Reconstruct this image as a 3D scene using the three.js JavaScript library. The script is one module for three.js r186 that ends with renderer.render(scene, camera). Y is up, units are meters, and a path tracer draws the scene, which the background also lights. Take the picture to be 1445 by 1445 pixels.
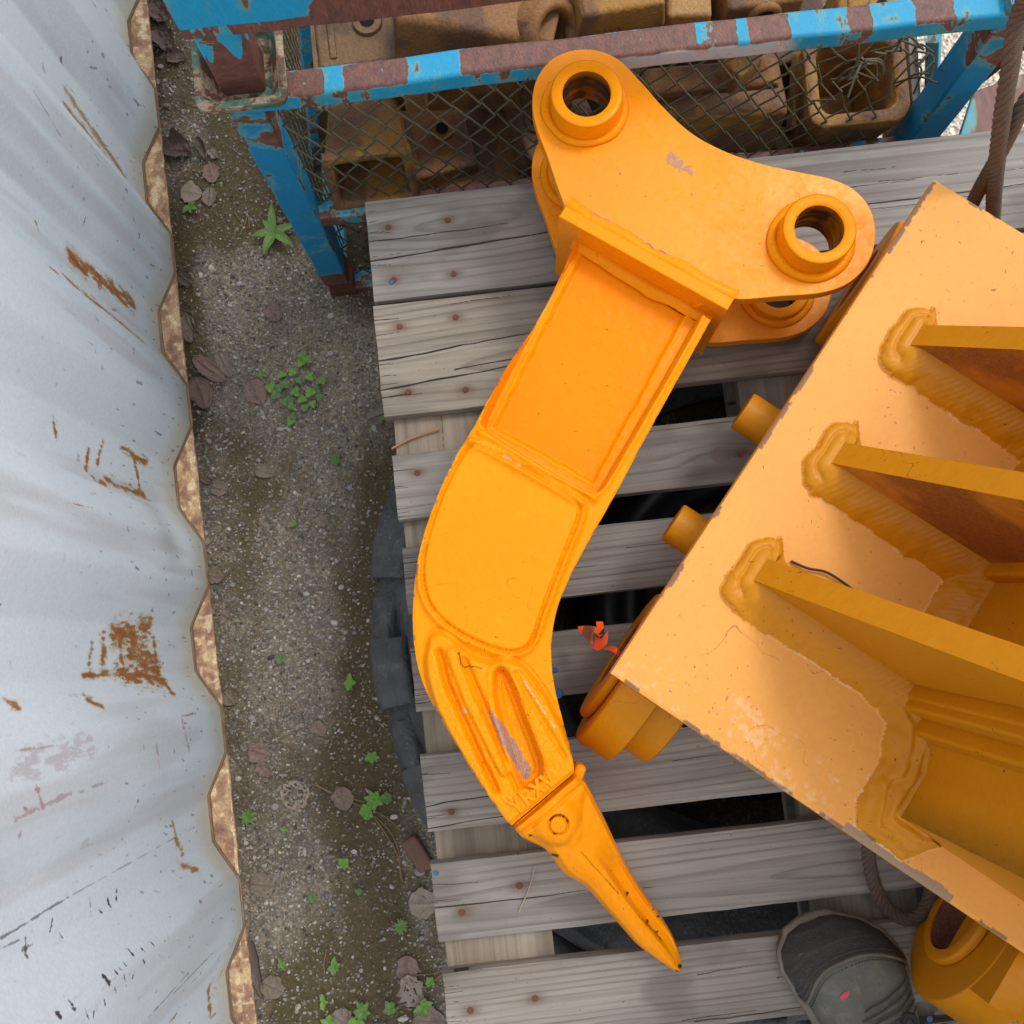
import * as THREE from 'three';
import { mergeGeometries, mergeVertices } from 'three/addons/utils/BufferGeometryUtils.js';
import { RoundedBoxGeometry } from 'three/addons/geometries/RoundedBoxGeometry.js';
import { TextGeometry } from 'three/addons/geometries/TextGeometry.js';
import { FontLoader } from 'three/addons/loaders/FontLoader.js';

// ------------------------------------------------------------------ camera
const HC = 1.75, F = 1445, NADIR = [745, 915], YAW = 6.3 * Math.PI / 180;   // eye height, focal length in photo pixels, where "straight down" falls
const V = (x, y, z) => new THREE.Vector3(x, y, z);
const scene = new THREE.Scene();
const camera = new THREE.PerspectiveCamera(2 * Math.atan(722.5 / F) * 180 / Math.PI, 1, 0.05, 300);
const yc = V(-(NADIR[0] - 722.5) / F, (NADIR[1] - 722.5) / F, 1).normalize();
const xc = V(Math.cos(YAW), Math.sin(YAW), 0); xc.addScaledVector(yc, -xc.dot(yc)).normalize();
const zc = xc.clone().cross(yc);
const cr = V(xc.x, yc.x, zc.x), cu = V(xc.y, yc.y, zc.y), cb = V(xc.z, yc.z, zc.z);
camera.position.set(0, HC, 0);
camera.quaternion.setFromRotationMatrix(new THREE.Matrix4().makeBasis(cr, cu, cb));
camera.updateMatrixWorld();
scene.add(camera);

// ------------------------------------------------------------------ sky, sun, exposure
const SUN = V(0.44, 1, -0.34).normalize();
{
  const w = 256, h = 128, d = new Float32Array(w * h * 4);
  for (let j = 0; j < h; j++) for (let i = 0; i < w; i++) {
    const el = ((j + 0.5) / h - 0.5) * Math.PI, az = ((i + 0.5) / w - 0.5) * 2 * Math.PI;
    const v = V(Math.cos(el) * Math.cos(az), Math.sin(el), Math.cos(el) * Math.sin(az));
    const c = Math.max(0, v.dot(SUN));
    const up = Math.max(0, v.y);
    let L = 0.70 + 0.32 * up + 0.7 * Math.pow(c, 2.5) + 0.05 * Math.sin(az * 3 + el * 5) * up;
    if (v.y < 0) L *= Math.max(0.25, 1 + v.y * 3);
    d.set([L * 0.95, L * 0.99, L * 1.06, 1], (j * w + i) * 4);
  }
  const t = new THREE.DataTexture(d, w, h, THREE.RGBAFormat, THREE.FloatType);
  t.mapping = THREE.EquirectangularReflectionMapping; t.magFilter = t.minFilter = THREE.LinearFilter; t.needsUpdate = true;
  scene.background = t; scene.environment = t;
}
const sun = new THREE.DirectionalLight(new THREE.Color(1, 0.95, 0.88), 1.1);
sun.position.copy(SUN).multiplyScalar(12); sun.castShadow = true; sun.shadow.radius = 24;
sun.shadow.mapSize.set(2048, 2048);
Object.assign(sun.shadow.camera, { left: -4, right: 4, top: 4, bottom: -4, near: 1, far: 30 });
scene.add(sun, sun.target);
const renderer = new THREE.WebGLRenderer({ antialias: true });
renderer.toneMapping = THREE.LinearToneMapping;
renderer.toneMappingExposure = 1.2;
renderer.shadowMap.enabled = true; renderer.shadowMap.type = THREE.PCFSoftShadowMap;

// ------------------------------------------------------------------ helpers: a photo pixel and a height (or a plane) give a point
const rayDir = (px, py) => V(0, 0, 0).addScaledVector(cr, (px - 722.5) / F).addScaledVector(cu, -(py - 722.5) / F).addScaledVector(cb, -1);
function P(px, py, y) { const d = rayDir(px, py); return d.multiplyScalar((y - HC) / d.y).add(V(0, HC, 0)); }
function PZ(px, py, z) { const d = rayDir(px, py); return d.multiplyScalar(z / d.z).add(V(0, HC, 0)); }
const GY = -0.08;   // the ground
const PPM = (y) => (HC - y) / F * 0.99;   // metres per photo pixel at a height

// random numbers and noise
function rng(seed) { let a = seed >>> 0; return () => { a = (a + 0x6D2B79F5) | 0; let t = Math.imul(a ^ (a >>> 15), 1 | a); t = (t + Math.imul(t ^ (t >>> 7), 61 | t)) ^ t; return ((t ^ (t >>> 14)) >>> 0) / 4294967296; }; }
function hash(x, y, s) { let h = Math.imul(x, 374761393) + Math.imul(y, 668265263) + Math.imul(s, 1274126177); h = Math.imul(h ^ (h >>> 13), 1274126177); return ((h ^ (h >>> 16)) >>> 0) / 4294967296; }
function vn(x, y, s = 0) {
  const xi = Math.floor(x), yi = Math.floor(y); let fx = x - xi, fy = y - yi; fx = fx * fx * (3 - 2 * fx); fy = fy * fy * (3 - 2 * fy);
  const a = hash(xi, yi, s), b = hash(xi + 1, yi, s), c = hash(xi, yi + 1, s), e = hash(xi + 1, yi + 1, s);
  return a + (b - a) * fx + (c - a) * fy + (a - b - c + e) * fx * fy;
}
function fbm(x, y, o = 4, s = 0) { let v = 0, a = 0.5, n = 0; for (let i = 0; i < o; i++) { v += a * vn(x, y, s + i * 17); n += a; x = x * 2.03 + 5.1; y = y * 2.03 + 1.7; a *= 0.5; } return v / n; }
const clamp = (x, a = 0, b = 1) => Math.min(b, Math.max(a, x));
const sst = (a, b, x) => { const t = clamp((x - a) / (b - a)); return t * t * (3 - 2 * t); };
const mix = (a, b, t) => a + (b - a) * t;
const mix3 = (a, b, t) => [mix(a[0], b[0], t), mix(a[1], b[1], t), mix(a[2], b[2], t)];
const bell = (x, w) => Math.exp(-(x * x) / (w * w));
function segD(x, y, ax, ay, bx, by) { const dx = bx - ax, dy = by - ay; const t = clamp(((x - ax) * dx + (y - ay) * dy) / (dx * dx + dy * dy)); return Math.hypot(x - ax - dx * t, y - ay - dy * t); }
function lineD(x, y, p) { let d = 1e9; for (let i = 0; i + 1 < p.length; i++) d = Math.min(d, segD(x, y, p[i][0], p[i][1], p[i + 1][0], p[i + 1][1])); return d; }
function polyD(x, y, p) {   // signed distance, negative inside
  let d = 1e9, ins = false;
  for (let i = 0, j = p.length - 1; i < p.length; j = i++) {
    d = Math.min(d, segD(x, y, p[j][0], p[j][1], p[i][0], p[i][1]));
    if ((p[i][1] > y) !== (p[j][1] > y) && x < (p[j][0] - p[i][0]) * (y - p[i][1]) / (p[j][1] - p[i][1]) + p[i][0]) ins = !ins;
  }
  return ins ? -d : d;
}

// textures: colour from sRGB 0..255 values, bump from 0..1
function tex(w, h, fn, repeat) {
  const d = new Uint8Array(w * h * 4);
  for (let j = 0; j < h; j++) for (let i = 0; i < w; i++) { const c = fn((i + 0.5) / w, (j + 0.5) / h); const k = (j * w + i) * 4; d[k] = clamp(c[0], 0, 255); d[k + 1] = clamp(c[1], 0, 255); d[k + 2] = clamp(c[2], 0, 255); d[k + 3] = 255; }
  const t = new THREE.DataTexture(d, w, h); t.colorSpace = THREE.SRGBColorSpace; finish(t, repeat); return t;
}
function bumpTex(w, h, fn, repeat) {
  const d = new Uint8Array(w * h * 4);
  for (let j = 0; j < h; j++) for (let i = 0; i < w; i++) { const c = clamp(fn((i + 0.5) / w, (j + 0.5) / h)) * 255; const k = (j * w + i) * 4; d[k] = d[k + 1] = d[k + 2] = c; d[k + 3] = 255; }
  const t = new THREE.DataTexture(d, w, h); finish(t, repeat); return t;
}
function finish(t, r) { t.wrapS = t.wrapT = THREE.RepeatWrapping; t.magFilter = THREE.LinearFilter; t.minFilter = THREE.LinearMipmapLinearFilter; t.generateMipmaps = true; if (r) t.repeat.set(r[0], r[1]); t.needsUpdate = true; }
const std = (o) => new THREE.MeshStandardMaterial({ side: THREE.DoubleSide, ...o });
const phys = (o) => new THREE.MeshPhysicalMaterial({ side: THREE.DoubleSide, ...o });

// objects
const used = {};
function numbered(name) { if (!(name in used)) { used[name] = 0; return name; } used[name]++; return name + '_' + String(used[name]).padStart(3, '0'); }
function thing(name, label, category, at, group) {
  const g = new THREE.Group(); g.name = numbered(name); g.position.copy(at); g.userData = { label, category }; if (group) g.userData.group = group;
  scene.add(g); g.updateMatrixWorld(); return g;
}
function part(name, geo, mat, parent, extra) {   // geometry comes in world coordinates and is brought into its parent's frame
  const m = new THREE.Mesh(geo, mat); m.name = name; m.castShadow = m.receiveShadow = true;
  let o = V(0, 0, 0), p = parent; while (p && p !== scene) { o.add(p.position); p = p.parent; }
  geo.translate(-o.x, -o.y, -o.z); parent.add(m); if (extra) Object.assign(m.userData, extra); return m;
}
function solo(name, geo, mat, label, category, extra) {
  geo.computeBoundingBox(); const b = geo.boundingBox; const o = V((b.min.x + b.max.x) / 2, b.min.y, (b.min.z + b.max.z) / 2);
  geo.translate(-o.x, -o.y, -o.z);
  const m = new THREE.Mesh(geo, mat); m.name = numbered(name); m.position.copy(o); m.castShadow = m.receiveShadow = true;
  if (label) m.userData.label = label; if (category) m.userData.category = category; if (extra) Object.assign(m.userData, extra); scene.add(m); return m;
}

// geometry
function triUV(geo, s = 1) {   // uv in metres, from the face's main direction
  const g = geo.index ? geo.toNonIndexed() : geo; const p = g.attributes.position, n = p.count, uv = new Float32Array(n * 2);
  const a = V(), b = V(), c = V(), e = V(), f = V();
  for (let i = 0; i < n; i += 3) {
    a.fromBufferAttribute(p, i); b.fromBufferAttribute(p, i + 1); c.fromBufferAttribute(p, i + 2);
    e.subVectors(b, a); f.subVectors(c, a); e.cross(f); const ax = Math.abs(e.x), ay = Math.abs(e.y), az = Math.abs(e.z);
    for (let k = 0; k < 3; k++) { const q = k === 0 ? a : k === 1 ? b : c; const t = ay >= ax && ay >= az ? [q.x, q.z] : ax >= az ? [q.z, q.y] : [q.x, q.y]; uv[(i + k) * 2] = t[0] * s; uv[(i + k) * 2 + 1] = t[1] * s; }
  }
  g.setAttribute('uv', new THREE.BufferAttribute(uv, 2)); return g;
}
function loft(rings, { closed = true, caps = true, us = 1, vs = 1 } = {}) {   // rings: arrays of Vector3 of one length
  const pos = [], uv = [], idx = [], n = rings.length, m = rings[0].length, mm = closed ? m + 1 : m;
  const per = [0]; { const r = rings[n >> 1]; for (let j = 1; j < mm; j++) per.push(per[j - 1] + r[j % m].distanceTo(r[j - 1])); }   // v runs with the length round the section
  rings.forEach((r, i) => { for (let j = 0; j < mm; j++) { const q = r[j % m]; pos.push(q.x, q.y, q.z); uv.push(i / (n - 1) * us, per[j] / per[mm - 1] * vs); } });
  for (let i = 0; i + 1 < n; i++) for (let j = 0; j + 1 < mm; j++) { const a = i * mm + j, b = a + 1, c = a + mm, d = c + 1; idx.push(a, c, b, b, c, d); }
  if (caps && closed) for (const e of [0, n - 1]) {
    const c0 = V(0, 0, 0); rings[e].forEach((q) => c0.add(q)); c0.multiplyScalar(1 / m); const base = pos.length / 3; pos.push(c0.x, c0.y, c0.z); uv.push(0.5, 0.5);
    rings[e].forEach((q, j) => { pos.push(q.x, q.y, q.z); uv.push(0.5 + 0.3 * Math.cos(j / m * 6.283), 0.5 + 0.3 * Math.sin(j / m * 6.283)); });
    for (let j = 0; j < m; j++) { const p = base + 1 + j, q = base + 1 + (j + 1) % m; e ? idx.push(base, q, p) : idx.push(base, p, q); }
  }
  const g = new THREE.BufferGeometry(); g.setAttribute('position', new THREE.Float32BufferAttribute(pos, 3)); g.setAttribute('uv', new THREE.Float32BufferAttribute(uv, 2)); g.setIndex(idx); g.computeVertexNormals(); return g;
}
function rrect(w, h, r, k = 4) {   // rounded rectangle outline, centred
  const o = []; r = Math.min(r, w / 2 - 1e-5, h / 2 - 1e-5);
  for (const [sx, sy, a0] of [[1, -1, -90], [1, 1, 0], [-1, 1, 90], [-1, -1, 180]]) for (let i = 0; i <= k; i++) { const a = (a0 + 90 * i / k) * Math.PI / 180; o.push([sx * (w / 2 - r) + r * Math.cos(a), sy * (h / 2 - r) + r * Math.sin(a)]); }
  return o;
}
function beam(p0, p1, w, h, r, up = V(0, 1, 0), n = 2, us = 1, jitter) {   // w across, h along up
  const d = p1.clone().sub(p0).normalize(), side = d.clone().cross(up).normalize(), u = side.clone().cross(d);
  const rings = []; for (let i = 0; i <= n; i++) { const t = i / n, c = p0.clone().lerp(p1, t); rings.push(rrect(w, h, r).map(([a, b], j) => { const q = c.clone().addScaledVector(side, a).addScaledVector(u, b); if (jitter) jitter(q, t, j); return q; })); }
  return loft(rings, { us });
}
const curve = (pts) => new THREE.CatmullRomCurve3(pts, false, 'centripetal');
function bead(pts, r, seed = 1, n = 0, closed = false, flat = 0.7) {   // a wobbling weld bead
  const c = new THREE.CatmullRomCurve3(pts, closed, 'centripetal'), L = c.getLength(); n = n || Math.max(12, Math.round(L / 0.0025)); const m = 8, rings = [];
  for (let i = 0; i <= n; i++) {
    const q = c.getPointAt(closed ? (i % n) / n : i / n), t = c.getTangentAt(closed ? (i % n) / n : i / n), s = V(-t.z, 0, t.x).normalize(), u = s.clone().cross(t).normalize(); if (u.y < 0) u.negate();
    const k = (i % n) * L / n, rr = r * (0.7 + 0.6 * fbm(k * 26, seed, 2, seed)), off = (vn(k * 28, 3.3, seed) - 0.5) * r * 0.9;
    rings.push(Array.from({ length: m }, (_, j) => { const a = j / m * 2 * Math.PI; return q.clone().addScaledVector(s, off + Math.cos(a) * rr).addScaledVector(u, Math.sin(a) * rr * flat); }));
  }
  return loft(rings, { us: L, vs: 0.03, caps: !closed });
}
function extr(pts, y0, y1, holes = [], bevel = 0.0015) {   // prism between two heights over world (x, z) points, with a small bevel
  const path = (C, q) => { q.forEach((p, i) => i ? C.lineTo(p.x, p.z) : C.moveTo(p.x, p.z)); C.closePath(); return C; };
  const s = path(new THREE.Shape(), pts); for (const h of holes) s.holes.push(path(new THREE.Path(), h));
  const g = new THREE.ExtrudeGeometry(s, { depth: y1 - y0 - 2 * bevel, bevelEnabled: bevel > 0, bevelThickness: bevel, bevelSize: bevel, bevelOffset: -bevel, bevelSegments: 2, curveSegments: 12 });
  g.rotateX(Math.PI / 2); g.translate(0, y1 - bevel, 0); return triUV(g);
}
const circ = (c, r, n = 40) => Array.from({ length: n }, (_, i) => V(c.x + r * Math.cos(i / n * 2 * Math.PI), c.y, c.z + r * Math.sin(i / n * 2 * Math.PI)));
function smoothPx(pts, n, closed = false) { const c = new THREE.CatmullRomCurve3(pts.map(([x, y]) => V(x, y, 0)), closed, 'centripetal'); return Array.from({ length: n }, (_, i) => { const q = c.getPointAt(closed ? i / n : i / (n - 1)); return [q.x, q.y]; }); }
function lathe(prof, axisPos, dir, n = 40) {   // profile [radius, along]; axis direction dir
  const g = new THREE.LatheGeometry(prof.map(([r, y]) => new THREE.Vector2(r, y)), n); g.applyQuaternion(new THREE.Quaternion().setFromUnitVectors(V(0, 1, 0), dir.clone().normalize())); g.translate(axisPos.x, axisPos.y, axisPos.z); return triUV(g.toNonIndexed());
}
// a relief: a grid over world points with its own heights, cut into named pieces, closed with skirts and a base
function relief(ni, nj, xzAt, hAt, yBase, classOf, colAt) {
  const pos = [], col = [], uv = [], cls = [], idx = {}, W = nj + 1;
  for (let i = 0; i <= ni; i++) for (let j = 0; j <= nj; j++) {
    const a = xzAt(i / ni, j / nj), y = hAt(a, i / ni, j / nj); pos.push(a.x, y, a.z); uv.push(a.x, a.z); cls.push(classOf ? classOf(a, i / ni, j / nj) : 'body');
    const c = colAt ? colAt(a, i / ni, j / nj) : [1, 1, 1]; col.push(c[0], c[1], c[2]);
  }
  for (let i = 0; i < ni; i++) for (let j = 0; j < nj; j++) { const a = i * W + j, b = a + 1, c = a + W, d = c + 1; const k = cls[a]; (idx[k] ||= []).push(a, b, c, b, d, c); }
  const full = new THREE.BufferGeometry(); full.setAttribute('position', new THREE.Float32BufferAttribute(pos, 3)); full.setIndex(Object.values(idx).flat()); full.computeVertexNormals();
  const nor = full.attributes.normal.array, out = {};
  for (const k in idx) {
    const map = new Map(), p = [], n = [], u = [], c = [], id = [];
    for (const q of idx[k]) { let m = map.get(q); if (m === undefined) { m = map.size; map.set(q, m); p.push(pos[q * 3], pos[q * 3 + 1], pos[q * 3 + 2]); n.push(nor[q * 3], nor[q * 3 + 1], nor[q * 3 + 2]); u.push(uv[q * 2], uv[q * 2 + 1]); c.push(col[q * 3], col[q * 3 + 1], col[q * 3 + 2]); } id.push(m); }
    const g = new THREE.BufferGeometry(); g.setAttribute('position', new THREE.Float32BufferAttribute(p, 3)); g.setAttribute('normal', new THREE.Float32BufferAttribute(n, 3)); g.setAttribute('uv', new THREE.Float32BufferAttribute(u, 2)); g.setAttribute('color', new THREE.Float32BufferAttribute(c, 3)); g.setIndex(id); out[k] = g;
  }
  const rim = []; for (let j = 0; j <= nj; j++) rim.push(j); for (let i = 1; i <= ni; i++) rim.push(i * W + nj); for (let j = nj - 1; j >= 0; j--) rim.push(ni * W + j); for (let i = ni - 1; i > 0; i--) rim.push(i * W);
  const p = [], u = [], id = []; let L = 0; const yb = typeof yBase === 'function' ? yBase : () => yBase;
  rim.concat(rim[0]).forEach((q, k) => { const x = pos[q * 3], y = pos[q * 3 + 1], z = pos[q * 3 + 2]; if (k) { const r = rim[k - 1]; L += Math.hypot(x - pos[r * 3], z - pos[r * 3 + 2]); } p.push(x, y, z, x, yb(x, z), z); u.push(L, y, L, yb(x, z)); if (k) { const a = (k - 1) * 2; id.push(a, a + 2, a + 1, a + 1, a + 2, a + 3); } });
  const sk = new THREE.BufferGeometry(); sk.setAttribute('position', new THREE.Float32BufferAttribute(p, 3)); sk.setAttribute('uv', new THREE.Float32BufferAttribute(u, 2)); sk.setIndex(id); sk.computeVertexNormals();
  const bp = [], bi = []; for (let i = 0; i <= ni; i += Math.max(1, ni / 20 | 0)) for (const j of [0, nj]) { const q = (Math.min(i, ni) * W + j); bp.push(pos[q * 3], yb(pos[q * 3], pos[q * 3 + 2]), pos[q * 3 + 2]); }
  for (let k = 0; k + 3 < bp.length / 3; k += 2) bi.push(k, k + 2, k + 1, k + 1, k + 2, k + 3);
  const bo = new THREE.BufferGeometry(); bo.setAttribute('position', new THREE.Float32BufferAttribute(bp, 3)); bo.setAttribute('uv', new THREE.Float32BufferAttribute(bp.filter((_, k) => k % 3 !== 1), 2)); bo.setIndex(bi); bo.computeVertexNormals();
  out.skirt = mergeGeometries([sk, bo]); out.skirt.setAttribute('color', new THREE.Float32BufferAttribute(new Float32Array(out.skirt.attributes.position.count * 3).fill(1), 3));
  return out;
}
// ------------------------------------------------------------------ materials
const peel = bumpTex(512, 512, (u, v) => 0.5 + 0.5 * (fbm(u * 90, v * 90, 3, 5) - 0.5) + 0.35 * (fbm(u * 14, v * 14, 3, 9) - 0.5), [2.5, 2.5]);
const wear = (seed, amt) => tex(1024, 1024, (u, v) => {
  let k = 255 - 16 * fbm(u * 6, v * 6, 4, seed) - 10 * fbm(u * 160, v * 160, 2, seed + 3);
  let c = [k, k, k];
  const s = vn(u * 240, v * 240, seed + 7); if (s > 0.966 && vn(u * 12, v * 12, seed + 8) > 0.5) c = mix3(c, [90, 60, 40], 0.75 * amt);
  if (Math.abs(fbm(u * 3 + v * 9, v * 4 - u * 7, 3, seed + 11) - 0.5) < 0.0012 && vn(u * 9, v * 9, seed + 2) > 0.66) c = mix3(c, [140, 110, 90], 0.5 * amt);
  return c;
}, [1.6, 1.6]);
const wearA = wear(21, 0.8), wearB = wear(47, 1);
const gloss = bumpTex(1024, 1024, (u, v) => 0.62 + 0.5 * (fbm(u * 9, v * 9, 4, 17) - 0.5) + 0.25 * (vn(u * 120, v * 120, 18) - 0.5) + (Math.abs(fbm(u * 7 + v * 16, v * 6 - u * 14, 3, 19) - 0.5) < 0.006 ? 0.25 : 0), [1.6, 1.6]);
const orange = phys({ roughnessMap: gloss, color: new THREE.Color().setRGB(0.95, 0.303, 0.002), vertexColors: true, map: wearA, bumpMap: peel, bumpScale: 0.00022, roughness: 0.55, specularIntensity: 0.42, specularColor: new THREE.Color().setRGB(1, 0.8, 0.45) });
const orangePlain = orange.clone(); orangePlain.vertexColors = false;
const orangeEar = orangePlain.clone(); orangeEar.specularIntensity = 0.75; orangeEar.roughness = 0.6; orangeEar.specularColor = new THREE.Color().setRGB(1, 0.88, 0.62);
const ochre = phys({ color: new THREE.Color().setRGB(0.84, 0.358, 0.055), vertexColors: true, map: wearB, bumpMap: peel, bumpScale: 0.00016, roughness: 0.58, specularIntensity: 0.9, clearcoat: 0.06, clearcoatRoughness: 0.6 });
const ochreWeld = phys({ color: new THREE.Color().setRGB(0.62, 0.235, 0.006), vertexColors: true, map: wearB, bumpMap: peel, bumpScale: 0.0003, roughness: 0.38, specularIntensity: 0.45 });
const ochrePlain = phys({ color: new THREE.Color().setRGB(0.62, 0.23, 0.004), map: wearB, bumpMap: peel, bumpScale: 0.0005, roughness: 0.42, specularIntensity: 0.4 });
const dusty = std({ color: 0xffffff, roughness: 0.75, bumpMap: peel, bumpScale: 0.0015, map: tex(1024, 1024, (u, v) => { const n = fbm(u * 7, v * 7, 4, 3), f = vn(u * 500, v * 320, 4); return mix3([196, 124, 18], [122, 66, 22], clamp(sst(0.38, 0.62, n) * 0.8 * (0.5 + 0.7 * f))); }, [2, 2]) });
const rustDark = std({ roughness: 0.9, bumpMap: peel, bumpScale: 0.003, map: tex(512, 512, (u, v) => { const n = fbm(u * 18, v * 18, 4, 31), f = vn(u * 220, v * 220, 2); return mix3([92, 56, 42], [140, 84, 58], n).map((c) => c * (0.78 + 0.35 * f)); }, [4, 4]) });
// flaked blue paint over rust: where(u, v) says how bare it is
const flake = (seed, bare, blue = [30, 158, 196], s = 1) => (u, v) => {
  const n = fbm(u * 26 * s, v * 5, 5, seed), b = bare(u, v) + (n - 0.5) * 1.25 + 0.3 * (fbm(u * 150 * s, v * 28, 3, seed + 6) - 0.5), f = vn(u * 400 * s, v * 60, seed + 1);
  const rust = mix3([88, 58, 54], [132, 86, 70], fbm(u * 70 * s, v * 14, 4, seed + 2)).map((c) => c * (0.85 + 0.3 * f));
  const paint = mix3(blue, [98, 158, 166], sst(0.24, 0.47, b) * 0.8 + 0.12 * fbm(u * 12 * s, v * 3, 3, seed + 4)).map((c) => c * (0.95 + 0.08 * f));
  const edge = bell(b - 0.5, 0.025);
  return mix3(mix3(paint, rust, sst(0.49, 0.53, b)), [150, 112, 70], edge * 0.6);
};
const flakeBump = (seed, bare, s = 1) => (u, v) => { const b = bare(u, v) + (fbm(u * 26 * s, v * 5, 5, seed) - 0.5) * 1.25 + 0.3 * (fbm(u * 150 * s, v * 28, 3, seed + 6) - 0.5); return 0.75 - 0.4 * sst(0.49, 0.52, b) + 0.2 * (vn(u * 300 * s, v * 60, 3) - 0.5) * sst(0.45, 0.6, b); };
const flaked = (w, h, seed, bare, s, blue) => std({ roughness: 0.55, map: tex(w, h, flake(seed, bare, blue, s)), bumpMap: bumpTex(w, h, flakeBump(seed, bare, s)), bumpScale: 0.0012 });
const iron = std({ color: 0x4a443c, roughness: 0.6, metalness: 0.35 });

// ------------------------------------------------------------------ ground
{
  const G = 3.2;
  const mossAt = (x, z) => { const n = fbm(x * 5 + 3, z * 3.2, 4, 61); return sst(0.44, 0.6, n + 0.16 * bell(x + 0.33, 0.10) * sst(-0.1, 0.3, z) + 0.05 * sst(-0.2, 0.6, z)); };
  const gcol = (u, v) => {
    const x = (u - 0.5) * G, z = (v - 0.5) * G;
    const big = fbm(x * 4, z * 4, 4, 71), g = vn(x * 420, z * 420, 72), g2 = vn(x * 230, z * 230, 73), d = fbm(x * 30, z * 30, 3, 74);
    let c = mix3([120, 109, 93], [162, 148, 128], big * 0.7 + d * 0.4 - 0.1);
    c = c.map((k) => k * (0.72 + 0.5 * g * g2 + 0.12 * d));
    if (g > 0.86) c = mix3(c, [196, 190, 180], 0.55); if (g < 0.1) c = mix3(c, [60, 54, 48], 0.5);
    const m = mossAt(x, z); c = mix3(c, mix3([70, 60, 39], [92, 80, 52], g), m * 0.85);
    return c;
  };
  const mat = std({ roughness: 1, map: tex(2048, 2048, gcol), bumpMap: bumpTex(1024, 1024, (u, v) => { const x = (u - 0.5) * G, z = (v - 0.5) * G; return 0.5 * vn(x * 200, z * 200, 81) + 0.3 * vn(x * 95, z * 95, 82) + 0.3 * fbm(x * 12, z * 12, 3, 83); }), bumpScale: 0.006 });
  const g = new THREE.PlaneGeometry(160, 160, 1, 1); g.rotateX(-Math.PI / 2);
  const uv = g.attributes.uv, p = g.attributes.position; for (let i = 0; i < 4; i++) uv.setXY(i, p.getX(i) / G + 0.5, p.getZ(i) / G + 0.5);
  g.translate(0, GY, 0); solo('ground', g, mat, null, null, { kind: 'structure' });
  // loose grit on it: real little stones
  const R = rng(5), stone = new THREE.IcosahedronGeometry(1, 0), N = 46000;
  { const q = stone.attributes.position; for (let i = 0; i < q.count; i++) { const a = q.getX(i), b = q.getY(i), c = q.getZ(i), k = 0.8 + 0.4 * hash(Math.round(a * 50), Math.round(b * 50 + c * 90), 3); q.setXYZ(i, a * k, b * k, c * k); } stone.computeVertexNormals(); }
  const im = new THREE.InstancedMesh(stone, std({ color: 0xffffff, roughness: 0.95, flatShading: true }), N), M = new THREE.Matrix4(), Q = new THREE.Quaternion(), E = new THREE.Euler(); let k = 0;
  const put = (x, z, s, c) => { E.set(R() * 6, R() * 6, R() * 6); M.compose(V(x, GY + s * 0.25, z), Q.setFromEuler(E), V(s * (0.8 + 0.5 * R()), s * 0.7, s * (0.8 + 0.5 * R()))); im.setMatrixAt(k, M); im.setColorAt(k, c); k++; };
  const C = new THREE.Color();
  while (k < N) {
    let x, z; if (k < 40000) { x = -0.68 + 0.64 * R(); z = -1.3 + 2.4 * R(); } else { x = -0.1 + 1.3 * R(); z = -1.4 + 0.95 * R(); }
    const m = mossAt(x, z); if (R() < m * 0.62) continue;
    let s = 0.0013 + 0.003 * R() * R(); if (R() < 0.02) s *= 1.9; if (R() < 0.003) s *= 1.8;
    const t = R(); const v = t < 0.74 ? 0.16 + 0.2 * R() : t < 0.95 ? 0.36 + 0.26 * R() : 0.09; C.setRGB(v * 0.9, v * (0.8 + 0.05 * R()), v * (0.68 + 0.12 * R())); put(x, z, s, C);
  }
  im.name = 'gravel'; im.castShadow = im.receiveShadow = true; im.userData = { kind: 'stuff', label: 'fine loose grey gravel scattered over the ground beside the container', category: 'gravel' }; scene.add(im);
  // the yard behind the stillage, its sunlight painted in as a paler gravel colour
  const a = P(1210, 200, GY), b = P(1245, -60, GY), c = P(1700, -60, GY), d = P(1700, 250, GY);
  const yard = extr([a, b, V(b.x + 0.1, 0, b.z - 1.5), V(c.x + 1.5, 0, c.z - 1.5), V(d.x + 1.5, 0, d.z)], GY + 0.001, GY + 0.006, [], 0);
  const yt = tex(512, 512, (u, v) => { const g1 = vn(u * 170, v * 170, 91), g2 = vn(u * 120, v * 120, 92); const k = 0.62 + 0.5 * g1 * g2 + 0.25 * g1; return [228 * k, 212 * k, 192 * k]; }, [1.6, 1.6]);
  solo('sunlit_yard_surface', yard, std({ map: yt, roughness: 1, bumpMap: bumpTex(512, 512, (u, v) => vn(u * 120, v * 120, 92), [1.6, 1.6]), bumpScale: 0.006 }), null, null, { kind: 'structure' });
}

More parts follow.
